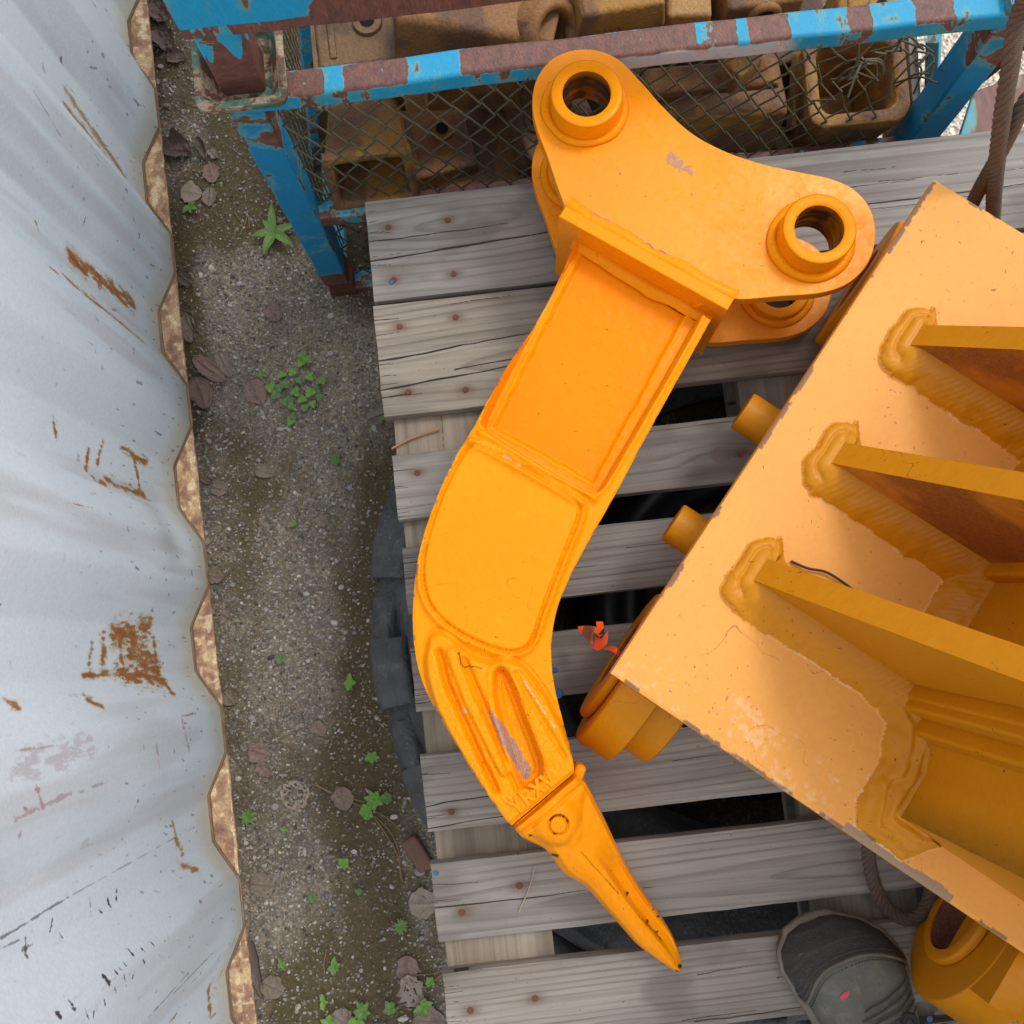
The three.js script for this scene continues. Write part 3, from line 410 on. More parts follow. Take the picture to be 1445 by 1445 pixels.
// ------------------------------------------------------------------ the tyre under the pallet
{
  const edge = P(520, 925, 0.2), R0 = 0.64, c = V(edge.x + R0, GY, edge.z - 0.01);
  const t = thing('tractor_tyre', 'large black rubber tyre lying flat under the wooden pallet', 'tyre', c.clone());
  const rub = (s) => std({ roughness: 0.72, map: tex(1024, 1024, (u, v) => { const n = fbm(u * 14, v * 14, 4, s), l = vn(u * 300, v * 120, s + 1); let k = 56 + 34 * n; if (l > 0.9 && fbm(u * 10, v * 10, 3, s + 2) > 0.47) k += 44; if (Math.abs(fbm(u * 30, v * 30, 3, s + 3) - 0.5) < 0.004) k += 26; return [k, k * 1.005, k * 1.02]; }, [3, 3]), bumpMap: bumpTex(512, 512, (u, v) => fbm(u * 50, v * 50, 3, s + 4), [3, 3]), bumpScale: 0.003 });
  const tm = rub(501);
  const ty = (y) => GY + y * 1.285, q = 0.04, prof = [[0.33, 0.07], [0.335, 0.03], [0.36, 0.015], [0.45, 0.0], [0.52, 0.006], [0.57, 0.02], [0.59, 0.04], [0.597, 0.09], [0.597, 0.165], [0.59, 0.19], [0.575, 0.205], [0.556, 0.215], [0.551, 0.225], [0.543, 0.235], [0.53, 0.25], [0.526, 0.254], [0.518, 0.253], [0.512, 0.258], [0.49, 0.265], [0.45, 0.27], [0.4, 0.262], [0.36, 0.25], [0.336, 0.235], [0.33, 0.19], [0.34, 0.15], [0.35, 0.13], [0.34, 0.1], [0.33, 0.07]].map(([r, y]) => [r + q, y]);
  const lg = new THREE.LatheGeometry(prof.map(([r, y]) => new THREE.Vector2(r, ty(y))), 160); lg.translate(c.x, 0, c.z); part('tyre_body', triUV(lg), tm, t);
  // tread lugs over the shoulder; between two lugs a dark notch and a sloped block
  const sweep = (a0, a1, k, pr) => { const rings = [], n = 14; for (let i = 0; i <= n; i++) { const tt = i / n, a = mix(a0, a1, tt), e = 0.003 * (bell(tt, 0.08) + bell(tt - 1, 0.08)); rings.push(pr(tt, e).map(([r, y]) => { const w = 0.003 * (fbm(a * 30, r * 60 + y * 40, 3, k) - 0.5); return V(c.x + (r + q + w) * Math.cos(a), ty(y) + w, c.z + (r + q + w) * Math.sin(a)); })); } return triUV(loft(rings).toNonIndexed()); };
  const lugP = (tt, e) => [[0.553, 0.03], [0.594 - e, 0.035], [0.6 - e, 0.06], [0.6 - e, 0.19], [0.598 - e, 0.214], [0.592 - e, 0.226 - e], [0.578 - e, 0.233 - e], [0.564, 0.240 - e], [0.562, 0.2455 - e], [0.548, 0.2495 - e], [0.543, 0.248 - e], [0.534, 0.243], [0.553, 0.2]];
  const blkP = (tt, e) => [[0.552, 0.09], [0.588 - e, 0.09], [0.597 - e, 0.16], [0.595 - e, 0.188 + 0.026 * tt], [0.58, 0.200 + 0.028 * tt], [0.56, 0.212 + 0.028 * tt], [0.546, 0.205]];
  const N = 20, st = 2 * Math.PI / N; for (let k = 0; k < N; k++) { const a = Math.PI + 0.02 - k * st; part('tread_lug', sweep(a, a - 0.165, k, lugP), tm, t); part('tread_block', sweep(a - 0.165 - 0.03, a - st - 0.002, k + 40, blkP), tm, t); }
  const tb = solo('inner_tube', (() => { const g = new THREE.TorusGeometry(0.26, 0.062, 18, 90); g.rotateX(Math.PI / 2); g.scale(1, 0.8, 1); g.translate(c.x + 0.005, GY + 0.052, c.z); return g; })(), std({ color: 0x17191c, roughness: 0.3 }), 'smooth black rubber tube lying inside the big tyre, seen between the pallet boards', 'inner tube'); void tb;
  const g2 = new THREE.TorusGeometry(0.105, 0.045, 16, 60); g2.rotateX(Math.PI / 2); g2.translate(c.x + 0.02, GY + 0.046, c.z - 0.02); solo('rubber_hose_coil', g2, std({ color: 0x1c1d1f, roughness: 0.4 }), 'coil of thick dark grey hose in the middle of the big tyre', 'hose');
}
// ------------------------------------------------------------------ the orange ripper
const font = await new FontLoader().loadAsync('fonts/droid/droid_sans_bold.typeface.json');
{
  const HS = 0.628, HE = 0.64;   // shank top, upper ear top
  const t = thing('excavator_ripper', 'glossy orange single-tooth excavator ripper with two pin eyes lying on the pallet', 'ripper', P(760, 700, PT));
  const steel = [0.52, 1.25, 28];   // bare pinkish metal, as a factor on the paint
  const outl = [[815, 335], [760, 440], [716, 516], [674, 592], [640, 652], [612, 716], [592, 782], [583, 850], [585, 915], [601, 975], [640, 1042], [680, 1106], [710, 1148], [722, 1163]];
  const outr = [[1003, 452], [951, 545], [907, 625], [867, 700], [830, 765], [804, 815], [786, 860], [778, 910], [781, 960], [795, 1020], [806, 1062], [810, 1089]];
  const NI = 460, NJ = 120, Ls = smoothPx(outl, 900), Rs = smoothPx(outr, 900);
  const at = (A, B) => (s, q) => { const k = s * (A.length - 1), i = Math.min(A.length - 2, k | 0), f = k - i; return [mix(mix(A[i][0], A[i + 1][0], f), mix(B[i][0], B[i + 1][0], f), q), mix(mix(A[i][1], A[i + 1][1], f), mix(B[i][1], B[i + 1][1], f), q)]; };
  const pxAt = at(Ls, Rs);
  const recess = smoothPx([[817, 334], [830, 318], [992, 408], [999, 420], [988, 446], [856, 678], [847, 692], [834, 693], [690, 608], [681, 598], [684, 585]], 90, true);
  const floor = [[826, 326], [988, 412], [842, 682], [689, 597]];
  const cover = smoothPx([[662, 633], [669, 630], [812, 710], [817, 718], [792, 788], [768, 850], [752, 896], [745, 908], [733, 916], [712, 917], [660, 897], [626, 874], [606, 848], [598, 806], [606, 756], [632, 684]], 120, true);
  const adap = smoothPx([[603, 915], [613, 896], [632, 897], [650, 916], [690, 936], [712, 930], [735, 940], [770, 985], [800, 1045], [814, 1095], [722, 1175], [700, 1142], [655, 1070], [618, 1000], [604, 955]], 100, true);
  const slot = smoothPx([[698, 944], [708, 940], [718, 948], [745, 1015], [768, 1082], [764, 1098], [742, 1115], [733, 1108], [715, 1050], [697, 985]], 80, true);
  const bare = [[690, 1000], [700, 1012], [708, 1020], [730, 1055], [747, 1085], [748, 1095], [742, 1100], [728, 1080], [712, 1050], [700, 1025]];
  const wob = (x, y, f, s) => fbm(x * f, y * f, 3, s) - 0.5;
  const hpx = (x, y) => {
    let h = HS, w = 6 * wob(x, y, 0.06, 3);
    const dr = polyD(x, y, recess), df = polyD(x, y, floor);
    h -= 0.034 * sst(2, -3, dr); if (dr < 0) h += 0.0075 * sst(-9, -1, df + w * 0.5) * 0.7 + 0.0012 * bell(df + 3 + w, 3);
    if (dr > 0) h += 0.0022 * bell(dr - 5 - w * 0.4, 3.5);
    h += 0.0065 * bell(segD(x, y, 678, 612, 838, 704) + w * 0.4, 5) + 0.005 * bell(segD(x, y, 664, 624, 820, 712) + w * 0.3, 5);
    const dc = polyD(x, y, cover);
    if (dc < 0) h += 0.0045 - 0.003 * bell(dc, 1.6); else if (dc < 24) h += 0.006 * bell(dc - 7 + w * 0.5, 4.5 + w * 0.2) * (0.9 + 0.06 * Math.sin((x + y * 1.4) * 0.55)) - 0.002 * bell(dc, 1.4);
    const da = polyD(x, y, adap) + w * 0.5;
    h += 0.014 * sst(5, -5, da) * (0.55 + 0.45 * sst(890, 1010, y)); h -= 0.0015 * bell(da - 6, 2);
    if (da < 4) {
      h -= 0.009 * bell(lineD(x, y, [[620, 920], [632, 965], [664, 1035], [700, 1112]]) - 0 + w * 0.3, 4.5);   // trough, bar, trough
      h += 0.005 * sst(11, 4, lineD(x, y, [[638, 922], [662, 985], [712, 1085]]));
      h -= 0.007 * bell(lineD(x, y, [[656, 930], [680, 985], [700, 1040], [728, 1110]]) + w * 0.4, 4);
      const ds = polyD(x, y, slot) + w * 0.25; h -= 0.021 * sst(1, -9, ds); h += 0.004 * bell(ds + 10, 3) + 0.0015 * bell(ds - 5, 3);
      h -= 0.004 * bell(lineD(x, y, [[728, 950], [762, 1010], [796, 1066]]) + w * 0.3, 4); h -= 0.003 * bell(lineD(x, y, [[735, 948], [766, 990]]), 3);
      h += 0.0012 * sst(4, -20, da) * wob(x, y, 0.35, 6) * 2;
      h -= 0.006 * sst(10, 2, segD(x, y, 722, 1165, 812, 1091));
    }
    h -= 0.0012 * sst(2.5, 0.3, Math.min(lineD(x, y, outl), lineD(x, y, outr)));
    return h + 0.0005 * wob(x, y, 0.12, 8);
  };
  const H = new Map(), key = (i, j) => i * 1000 + j;
  const grid = (a) => a;
  const px2 = (s, q) => { const e = pxAt(s, q), w = P(e[0], e[1], HS); w.px = e[0]; w.py = e[1]; return w; };
  void H; void key; void grid;
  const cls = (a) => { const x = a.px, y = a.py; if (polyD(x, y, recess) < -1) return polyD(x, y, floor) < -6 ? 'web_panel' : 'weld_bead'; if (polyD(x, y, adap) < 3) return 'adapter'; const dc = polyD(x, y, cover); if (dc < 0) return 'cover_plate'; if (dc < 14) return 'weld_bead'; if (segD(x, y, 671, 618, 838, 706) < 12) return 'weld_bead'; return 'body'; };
  const R = rng(9);
  const col = (a) => {
    const x = a.px, y = a.py; let c = [1, 1, 1];
    if (polyD(x, y, bare) < 1.5 + 5 * wob(x, y, 0.2, 12)) c = [0.34 + 0.2 * vn(x * 0.6, y * 0.6, 3), 0.68 + 0.34 * vn(x * 0.6, y * 0.6, 3), 75 + 40 * vn(x * 0.5, y * 0.5, 4)];
    const ed = Math.min(lineD(x, y, outl), lineD(x, y, outr)); if (ed < 1.6 && vn(x * 0.1, y * 0.1, 14) > 0.68) c = [0.35, 0.55, 30];
    if (Math.abs(lineD(x, y, [[740, 961], [770, 1008], [782, 1024]])) < 1 && vn(x * 0.2, y * 0.2, 4) > 0.4) c = [0.75, 1.6, 150];
    if (lineD(x, y, [[648, 920], [651, 936], [655, 941], [668, 940], [680, 943]]) < 0.9) c = [0.12, 0.2, 4];
    if (Math.hypot(x - 656, y - 1003) < 4 * vn(x * 0.4, y * 0.4, 8) + 1) c = [0.6, 1.4, 150];
    if (segD(x, y, 706, 640, 750, 668) < 1.1 && vn(x * 0.15, 1, 3) > 0.45) c = [0.7, 1.5, 150];
    return c;
  };
  void R; void steel;
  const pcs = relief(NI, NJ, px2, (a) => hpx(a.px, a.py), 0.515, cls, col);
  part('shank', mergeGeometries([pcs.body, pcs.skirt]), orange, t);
  const deep = orange.clone(); deep.color.setRGB(0.95, 0.262, 0.001); deep.specularIntensity = 0.3; part('web_panel', pcs.web_panel, deep, t); part('cover_plate', pcs.cover_plate, orange, t); part('weld_bead', pcs.weld_bead, orange, t);  // web panel: the recess's bounced light is put into a deeper orange
  const ad = part('adapter', pcs.adapter, orange, t);
  // cast letters on the adapter
  { const g = new TextGeometry('YRXV', { font, size: 0.0165, depth: 0.0022, bevelEnabled: true, bevelThickness: 0.0008, bevelSize: 0.0004, bevelSegments: 2, curveSegments: 4 }); g.computeBoundingBox();
    const a = P(722, 1158, 0.64), b = P(802, 1092, 0.64), d = b.clone().sub(a).setY(0); g.rotateX(-Math.PI / 2); g.rotateY(-Math.atan2(d.z, d.x)); const o = P(729, 1150, 0.64); g.translate(o.x, 0.6418, o.z); part('raised_letters', g, orangePlain, ad); }

  // the tooth
  {
    const l = smoothPx([[724, 1167], [735, 1182], [772, 1206], [796, 1238], [826, 1257], [846, 1278], [876, 1312], [902, 1341], [931, 1362], [953, 1374]], 500), r = smoothPx([[812, 1094], [826, 1107], [843, 1138], [866, 1184], [886, 1227], [911, 1268], [936, 1302], [953, 1328], [963, 1358], [965, 1367]], 500);
    const pa = at(l, r), hb = (s) => mix(0.635, 0.462, sst(0.0, 1.1, s) * 0.5 + s * 0.5);
    const geo = relief(260, 70, (s, q) => { const e = pa(s, q), w = P(e[0], e[1], hb(s)); w.px = e[0]; w.py = e[1]; return w; }, (a, s, q) => {
      const x = a.px, y = a.py; let h = hb(s);
      const ridge = mix(0.42, 0.36, s); h -= 0.012 * sst(0.0, 0.2, s) * Math.pow(Math.abs(q - ridge) / (q > ridge ? 1 - ridge : ridge), 1.6);
      h -= 0.016 * sst(0.30, 0.5, s) * sst(0.56, 0.68, q) * (1 - 0.5 * sst(0.86, 1, q)) * sst(1.0, 0.7, s);   // the valley along the right
      h -= 0.008 * sst(0.14, 0.02, q) * sst(0.05, 0.3, s);
      const d = Math.hypot(x - 788, y - 1163); h += 0.006 * sst(40, 24, d) * sst(0, 0.05, s); h -= 0.004 * bell(d - 13.5, 1.6); h += 0.0015 * sst(13, 11, d);
      h -= 0.004 * bell(segD(x, y, 735, 1178, 822, 1108), 3); h -= 0.003 * bell(lineD(x, y, [[735, 1178], [775, 1197], [800, 1194], [822, 1160], [828, 1120]]), 5);
      h -= 0.012 * sst(4, 0, segD(x, y, 725, 1168, 812, 1094)) ; h -= 0.006 * sst(0.04, 0, q) + 0.008 * sst(0.95, 1, q);
      return h + 0.0012 * wob(x, y, 0.09, 21) + 0.0006 * wob(x, y, 0.4, 22);
    }, (x, z) => { void x; void z; return 0.442; }, (a) => Math.hypot(a.px - 788, a.py - 1163) < 13 ? 'pin' : 'body', (a) => {
      const x = a.px, y = a.py, d = Math.hypot(x - 788, y - 1163); if (Math.abs(d - 13.6) < 1.3 && vn(x * 0.1, y * 0.1, 3) > 0.25) return [0.1, 0.12, 1];
      if (Math.abs(segD(x, y, 800, 1180, 935, 1330)) < 0.7 && vn(x * 0.06, y * 0.06, 5) > 0.3) return [0.35, 0.35, 1];
      for (const [cx, cy, rr] of [[785, 1210, 5], [749, 1180, 2.5], [887, 1266, 2.5], [914, 1305, 3.2], [929, 1320, 2], [933, 1327, 2], [925, 1290, 1.5], [961, 1366, 4], [956, 1371, 2.5], [932, 1300, 2]]) if (Math.hypot(x - cx, (y - cy) * 1.5) < rr * (0.5 + 1.1 * vn(x * 0.35, y * 0.35, 8))) return [0.07, 0.1, 2];
      return [1, 1, 1];
    });
    const tooth = part('tooth_point', mergeGeometries([geo.body, geo.skirt]), orange, t); if (geo.pin) part('retaining_pin', geo.pin, orange, tooth);
    // the lug beside the tooth's shoulder
    const c = P(815, 1092, 0.596); part('locking_lug', triUV(new RoundedBoxGeometry(0.012, 0.034, 0.024, 3, 0.005).rotateY(-0.5).translate(c.x, c.y, c.z)), orangePlain, tooth);
    const n = P(766, 1128, 0.56), ng = triUV(new RoundedBoxGeometry(0.075, 0.07, 0.05, 2, 0.008).rotateY(0.68).translate(n.x, n.y, n.z)); part('nose', ng, orangePlain, t);
  }

  // ears
  const earPx = smoothPx([[800, 300], [786, 262], [772, 220], [757, 180], [751, 148], [757, 112], [778, 84], [808, 71], [843, 71], [873, 84], [905, 116], [935, 150], [975, 187], [1020, 212], [1075, 231], [1130, 243], [1172, 252], [1205, 267], [1228, 294], [1236, 330], [1226, 370], [1200, 398], [1165, 412], [1100, 418], [1040, 422], [1030, 419]], 110);
  const ear = earPx.map(([x, y]) => P(x, y, HE)), B1 = P(828, 131, 0.675), B2 = P(1157, 323, 0.675);
  const b1 = P(828, 131, 0.675), b2 = P(1157, 322, 0.675), R1 = 0.0405, r1 = 0.0272; void B1; void B2;
  const earMats = orangeEar;
  const mkEar = (y1, lab) => part('ear_plate', extr(ear, y1 - 0.018, y1, [circ(b1, r1 + 0.004, 36), circ(b2, r1 + 0.004, 36)], 0.001), earMats, t, lab ? { label: lab } : undefined);
  mkEar(HE, 'upper ear plate with a scraped patch of bare primer'); mkEar(0.475);
  const bore = std({ roughness: 0.45, map: tex(256, 256, (u, v) => { const n = fbm(u * 12, v * 18, 3, 61); return mix3([150, 84, 14], [62, 34, 14], sst(0.4, 0.6, n + 0.25 * Math.sin(v * 90) * 0.3)); }, [4, 4]), bumpMap: bumpTex(256, 256, (u, v) => 0.5 + 0.5 * Math.sin(v * 120), [4, 4]), bumpScale: 0.001 });
  for (const c of [b1, b2]) for (const [ya, yb, up] of [[0.615, 0.675, 1], [0.436, 0.492, 0]]) {
    const e = 0.0022, b = part('boss', lathe([[r1, ya], [R1 - e, ya], [R1, ya + e], [R1, yb - e], [R1 - e, yb], [r1 + e, yb], [r1, yb - e]], V(c.x, 0, c.z), V(0, 1, 0), 56), orangePlain, t);
    part('pin_bore', lathe([[r1, ya + 0.001], [r1, yb - e]], V(c.x, 0, c.z), V(0, 1, 0), 56), bore, b);
    const yw = up ? HE : 0.475, s0 = up ? 31 : 33; part('weld_bead', bead(circ(V(c.x, yw + 0.002, c.z), R1 + 0.0030, 30), 0.0058, s0 + Math.round(c.x * 50), 260, true, 0.9), orangePlain, t);
  }
  // scraped primer on the upper ear: a thin worn patch
  const prim = std({ color: 0xb98a74, roughness: 0.9 });
  { const R2 = rng(12), gs = []; for (let k = 0; k < 120; k++) { const u = R2(), v = R2() + R2() - 1; const c = P(942 + 34 * u, 222 + 20 * u + v * 13 * (1 - 0.4 * u), HE + 0.0002), g = new THREE.CircleGeometry(0.0006 + 0.0011 * R2(), 6); g.rotateX(-Math.PI / 2); g.scale(1.6, 1, 0.8); g.rotateY(-0.5 + R2()); g.translate(c.x, HE + 0.00025 + k * 0.0000015, c.z); gs.push(g); } part('paint_wear', mergeGeometries(gs), prim, t, { kind: 'stuff' }); }
  // the transverse plate between ears and shank
  {
    const q = [P(798, 290, 0.647), P(1036, 422, 0.647)], dir = q[1].clone().sub(q[0]).normalize(), nn = V(-dir.z, 0, dir.x); const th = 0.0150; if (nn.z < 0) nn.negate();
    const a = q[0], b = q[1]; part('flange_plate', extr([a, b, b.clone().addScaledVector(nn, th), a.clone().addScaledVector(nn, th)], 0.47, 0.647, [], 0.0015), orangePlain, t);
    const w = []; for (let k = 0; k <= 14; k++) w.push(a.clone().lerp(b, k / 14).addScaledVector(nn, -0.004).setY(HE + 0.002)); part('weld_bead', bead(w, 0.0072, 71), orangePlain, t);
    const w2 = []; for (let k = 0; k <= 40; k++) w2.push(a.clone().lerp(b, 0.05 + 0.95 * k / 40).addScaledVector(nn, -0.0105 + 0.003 * (vn(k * 0.9, 1, 4) - 0.5)).setY(HE + 0.0002)); part('bare_weld_edge', bead(w2, 0.0011, 72), prim, t);
    const w3 = []; for (let k = 0; k <= 8; k++) w3.push(a.clone().lerp(b, 0.1 + 0.85 * k / 8).addScaledVector(nn, th + 0.001).setY(0.600)); part('weld_bead', bead(w3, 0.009, 73), orangePlain, t);
    const e0 = P(984, 428, 0.6); part('weld_bead', bead([V(e0.x, 0.598, e0.z), V(e0.x - 0.002, 0.613, e0.z + 0.003), V(e0.x + 0.002, 0.63, e0.z + 0.006)], 0.006, 74), orangePlain, t);
  }
}
// ------------------------------------------------------------------ the ochre attachment on the right
{
  const YP = 0.69, C0 = P(862, 950, YP), dA = P(1445, 1345, YP).sub(C0).setY(0).normalize(), dB = V(dA.z, 0, -dA.x); if (dB.z > 0) dB.negate();
  const at = (a, b, y = YP) => V(C0.x, y, C0.z).addScaledVector(dA, a).addScaledVector(dB, b);
  const ab = (px, py, y = YP) => { const q = P(px, py, y).sub(C0); return [q.dot(dA), q.dot(dB)]; };
  const BW = ab(1330, 260)[1], AL = 0.98;
  const t = thing('excavator_attachment', 'heavy ochre yellow steel excavator attachment with a welded top plate and three gussets at right', 'excavator attachment', at(0.4, BW / 2, PT));
  const ribs = [ab(1278, 492), ab(1168, 657), ab(1059, 820)], TH = 0.026, wallA = ab(1385, 828)[0];
  // the body that stands on the plate, outline in (a, b)
  const K = [ab(1385, 828), ab(1284, 985), ab(1300, 1004), ab(1293, 1086), ab(1257, 1146)];
  const bodyAB = [[K[0][0], BW - 0.01], [K[0][0], K[0][1]], [K[0][0], K[1][1]], [K[2][0] + 0.004, K[2][1]], [K[3][0], K[3][1]], [K[4][0], K[4][1]], [AL, K[4][1]], [AL, BW - 0.01]];
  const A0 = ab(1310, 1197)[0];
  const wob = (a, b, f, s) => fbm(a * f, b * f, 3, s) - 0.5;
  const bend = (x) => Math.pow(clamp(x), 0.85);
  const wh = (a, b) => {
    let h = 0;
    for (const [ra, rb] of ribs) {   // rb is the lower face, rb + TH the upper one
      const end = wallA + 0.01; if (a < end + 0.02) {
        const lo = rb - b, inA = clamp(a, ra, end), da = ra - a;
        let w, d; if (a >= ra) { if (lo > 0) { w = 0.036; d = lo; } else if (b > rb + TH) { w = mix(0.03, 0.010, sst(-0.002, 0.022, a - ra)); d = b - rb - TH; } else { w = 1; d = 0; } } else { const e = Math.max(0, lo, b - rb - TH); d = Math.hypot(da, e); w = 0.023 + 0.010 * clamp(lo / 0.03); }
        void inA; w *= 1 + 0.28 * wob(a, b, 60, 5);
        if (d < w) { const q = d / w, rip = Math.sin((a + 0.5 * d + 0.25 * d * d / w) * 2 * Math.PI / 0.0066 + 9 * wob(a, b, 26, 6)) * (0.4 + 1.2 * vn(a * 45, b * 20, 16)); let k = (0.020 * bend(1 - q) + 0.0035 * Math.sin(Math.PI * q)) * (w > 0.02 ? 1 : 0.4); if (a < ra + 0.01) { const arc = (c, r) => Math.sqrt(Math.max(0, 1 - ((q - c) / r) ** 2)), kt = 0.0125 * Math.max(0.78 * arc(0.7, 0.3), 1.08 * arc(0.2, 0.42)); k = mix(kt, k, sst(ra - 0.004, ra + 0.010, a)); }; h = Math.max(h, k + 0.00026 * rip * sst(0, 0.25, 1 - q)); }
      }
    }
    const d = polyD(a, b, bodyAB);
    if (d <= 0 && d > -0.03 && a < A0 + 0.012) h = Math.max(h, 0.022 * sst(A0 + 0.012, A0 - 0.02, a));
    if (d > 0 && a < A0 + 0.012) { const f = sst(A0 + 0.012, A0 - 0.02, a), w = (0.036 + 0.012 * wob(a, b, 50, 8)) * f; if (d < w) { const q = d / w; const multi = b < K[1][1] ? (0.0006 + 0.0016 * vn(b * 40, a * 20, 10)) * Math.sin(q * 15 + 9 * wob(a, b, 32, 9)) : 0.0003 * Math.sin((b + 0.5 * d) * 2 * Math.PI / 0.0066 + 9 * wob(a, b, 26, 6)); h = Math.max(h, (0.021 * bend(1 - q) + 0.004 * Math.sin(Math.PI * q) + 0.004 * (fbm(a * 60, b * 60, 2, 13) - 0.5) * sst(0, 0.3, 1 - q)) * (0.5 + 0.5 * f) + multi * sst(0, 0.2, 1 - q)); } }
    return h;
  };
  const colP = (q, a, b) => {
    let c = [1, 1, 1]; const e = Math.min(a, b, BW - b);
    if (e < 0.0015 + 0.0035 * fbm(a * 160, b * 160, 3, 4) && fbm(a * 40, b * 40, 3, 3) > 0.6) c = [0.3, 0.36, 1.3];
    if (b < 0.012 && a > 0.275 && a < 0.40 && b < 0.006 + 0.008 * vn(a * 60, 2, 3)) c = [0.42, 0.62, 2.4];
    const s = vn(a * 260, b * 260, 5); if (s > 0.975 && vn(a * 14, b * 14, 6) > 0.5) c = [0.45, 0.4, 1.4];
    const scuffs = fbm(a * 210, b * 210, 4, 7) + 0.5 * fbm(a * 30, b * 30, 2, 17); if (a < 0.26 && b < 0.055) c = mix3(c, [1.08, 1.5, 5.6], 0.45 * sst(0.84, 1.05, scuffs));
    const h = wh(a, b); if (h < 0.0012 && h > 0.0001 && vn(a * 80, b * 80, 8) > 0.55) c = [0.95, 1.35, 6];
    return c;
  };
  const pcs = relief(660, 440, (s, q) => { const w = at(s * AL, q * BW); w.a = s * AL; w.b = q * BW; return w; }, (w) => YP + wh(w.a, w.b) + 0.0006 * wob(w.a, w.b, 30, 2) - 0.001 * sst(0.003, 0, Math.min(w.a, w.b, BW - w.b)), YP - 0.026, (w) => wh(w.a, w.b) > 0.0005 ? 'weld_bead' : 'body', (w) => colP(w, w.a, w.b));
  // only keep what the plate shows
  part('top_plate', mergeGeometries([pcs.body, pcs.skirt]), ochre, t); part('weld_bead', pcs.weld_bead, ochreWeld, t);
  // gussets
  const HT = 0.52;
  ribs.forEach(([ra, rb], k) => {
    const run = wallA + 0.14 - ra, sl = 1.62, h0 = 0.014, pr = [[0, -0.002], [0, h0], [0.004, h0 + 0.006], [(HT - h0) / sl, HT], [run + 0.1, HT], [run + 0.1, -0.002]], face = (b) => pr.map(([a, h]) => at(ra + a, b, YP + h));
    const f0 = face(rb), f1 = face(rb + TH), strip = loft([f0, f1], { caps: false });
    void strip;
    // side faces carry dusty overspray, the flame-cut edge is clean paint
    const sideGeo = (f) => { const g = new THREE.BufferGeometry(), p = [], id = []; f.forEach((v) => p.push(v.x, v.y, v.z)); const tri = THREE.ShapeUtils.triangulateShape(pr.map(([a, h]) => new THREE.Vector2(a, h)), []); tri.forEach((x) => id.push(...x)); g.setAttribute('position', new THREE.Float32BufferAttribute(p, 3)); g.setIndex(id); g.computeVertexNormals(); return triUV(g); };
    const edge = (() => { const p = [], id = []; const n = 60; let o = 0; for (let i = 0; i + 1 < pr.length; i++) { const m = i === 2 ? n : 2; for (let s = 0; s < m; s++) for (const [tt] of [[s / m], [(s + 1) / m]]) for (const b of [0, 1]) { const q = f0[i].clone().lerp(f0[i + 1], tt), w = f1[i].clone().lerp(f1[i + 1], tt), r = q.lerp(w, b); p.push(r.x, r.y + 0.0006 * (vn(tt * 260, b * 3 + k * 9, 3) - 0.5), r.z); } } o = p.length / 12; for (let s = 0; s < o; s++) id.push(s * 4, s * 4 + 1, s * 4 + 2, s * 4 + 1, s * 4 + 3, s * 4 + 2); const g = new THREE.BufferGeometry(); g.setAttribute('position', new THREE.Float32BufferAttribute(p, 3)); g.setIndex(id); g.computeVertexNormals(); return triUV(g); })();
    const r = part('gusset', mergeGeometries([edge, triUV(sideGeo(f1))]), ochrePlain, t);
    part('side_face', sideGeo(f0), k < 2 ? dusty : ochrePlain, r);
  });
  // body walls, leaning a little away
  const sh = 0.12; const wallRing = (h) => bodyAB.map(([a, b]) => at(a + sh * h, b, YP + h));
  part('body', triUV(loft([wallRing(-0.002), wallRing(0.12), wallRing(0.26), wallRing(HT)], { caps: false }).toNonIndexed()), ochrePlain, t);
  { const r = wallRing(HT), g = new THREE.BufferGeometry(), id = THREE.ShapeUtils.triangulateShape(bodyAB.map(([a, b]) => new THREE.Vector2(a, b)), []).flat(); g.setAttribute('position', new THREE.Float32BufferAttribute(r.flatMap((q) => [q.x, q.y, q.z]), 3)); g.setIndex(id); g.computeVertexNormals(); part('body_top', triUV(g), ochrePlain, t); }
  // ribs and steps on the body's faces
  const vbar = (a, b, w, d) => { const pr = (h) => rrect(d, w, 0.004, 2).map(([x, z]) => at(a + x + sh * h, b + z, YP + h)); return triUV(loft([pr(0), pr(0.2), pr(HT - 0.01)])); };
  part('step_bar', vbar(K[0][0] + 0.004, K[1][1] - 0.001, 0.026, 0.03), ochrePlain, t); part('step_bar', vbar(K[2][0] + 0.01, (K[2][1] + K[3][1]) / 2 + 0.012, 0.022, 0.03), ochrePlain, t);
  ribs.forEach(([, rb]) => part('corner_weld', vbar(K[0][0] - 0.004, rb - 0.006, 0.018, 0.02), ochrePlain, t));
  // ears with pin eyes under the plate, facing along -a
  const ax = dA.clone().negate();
  const ear = (px, py, y, R, r, bits) => {   // bits: [radius, start, end] along +a from the face
    const [a0, b0] = ab(px, py, y), g = [];
    const cyl = (Rr, s0, s1, rr) => { const e = 0.003; return lathe([[rr, 0], [Rr - e, 0], [Rr, e], [Rr, s1 - s0 - e], [Rr - e, s1 - s0], [rr, s1 - s0], [rr, 0]], at(a0 + s0, b0, y), dA, 64); };
    bits.forEach(([Rr, s0, s1]) => g.push(cyl(Rr, s0, s1, r)));
    return { a0, b0, g, y };
  };
  const boreMat = rustDark;
  const web = (e, s0, s1, R) => { const f = (s) => [[-R, -0.004], [R, -0.004], [R, 0.66 - e.y - 0.0], [-R, 0.66 - e.y]].map(([b, h]) => at(e.a0 + s, e.b0 + b, e.y + h)); return triUV(loft([f(s0), f(s1)])); };
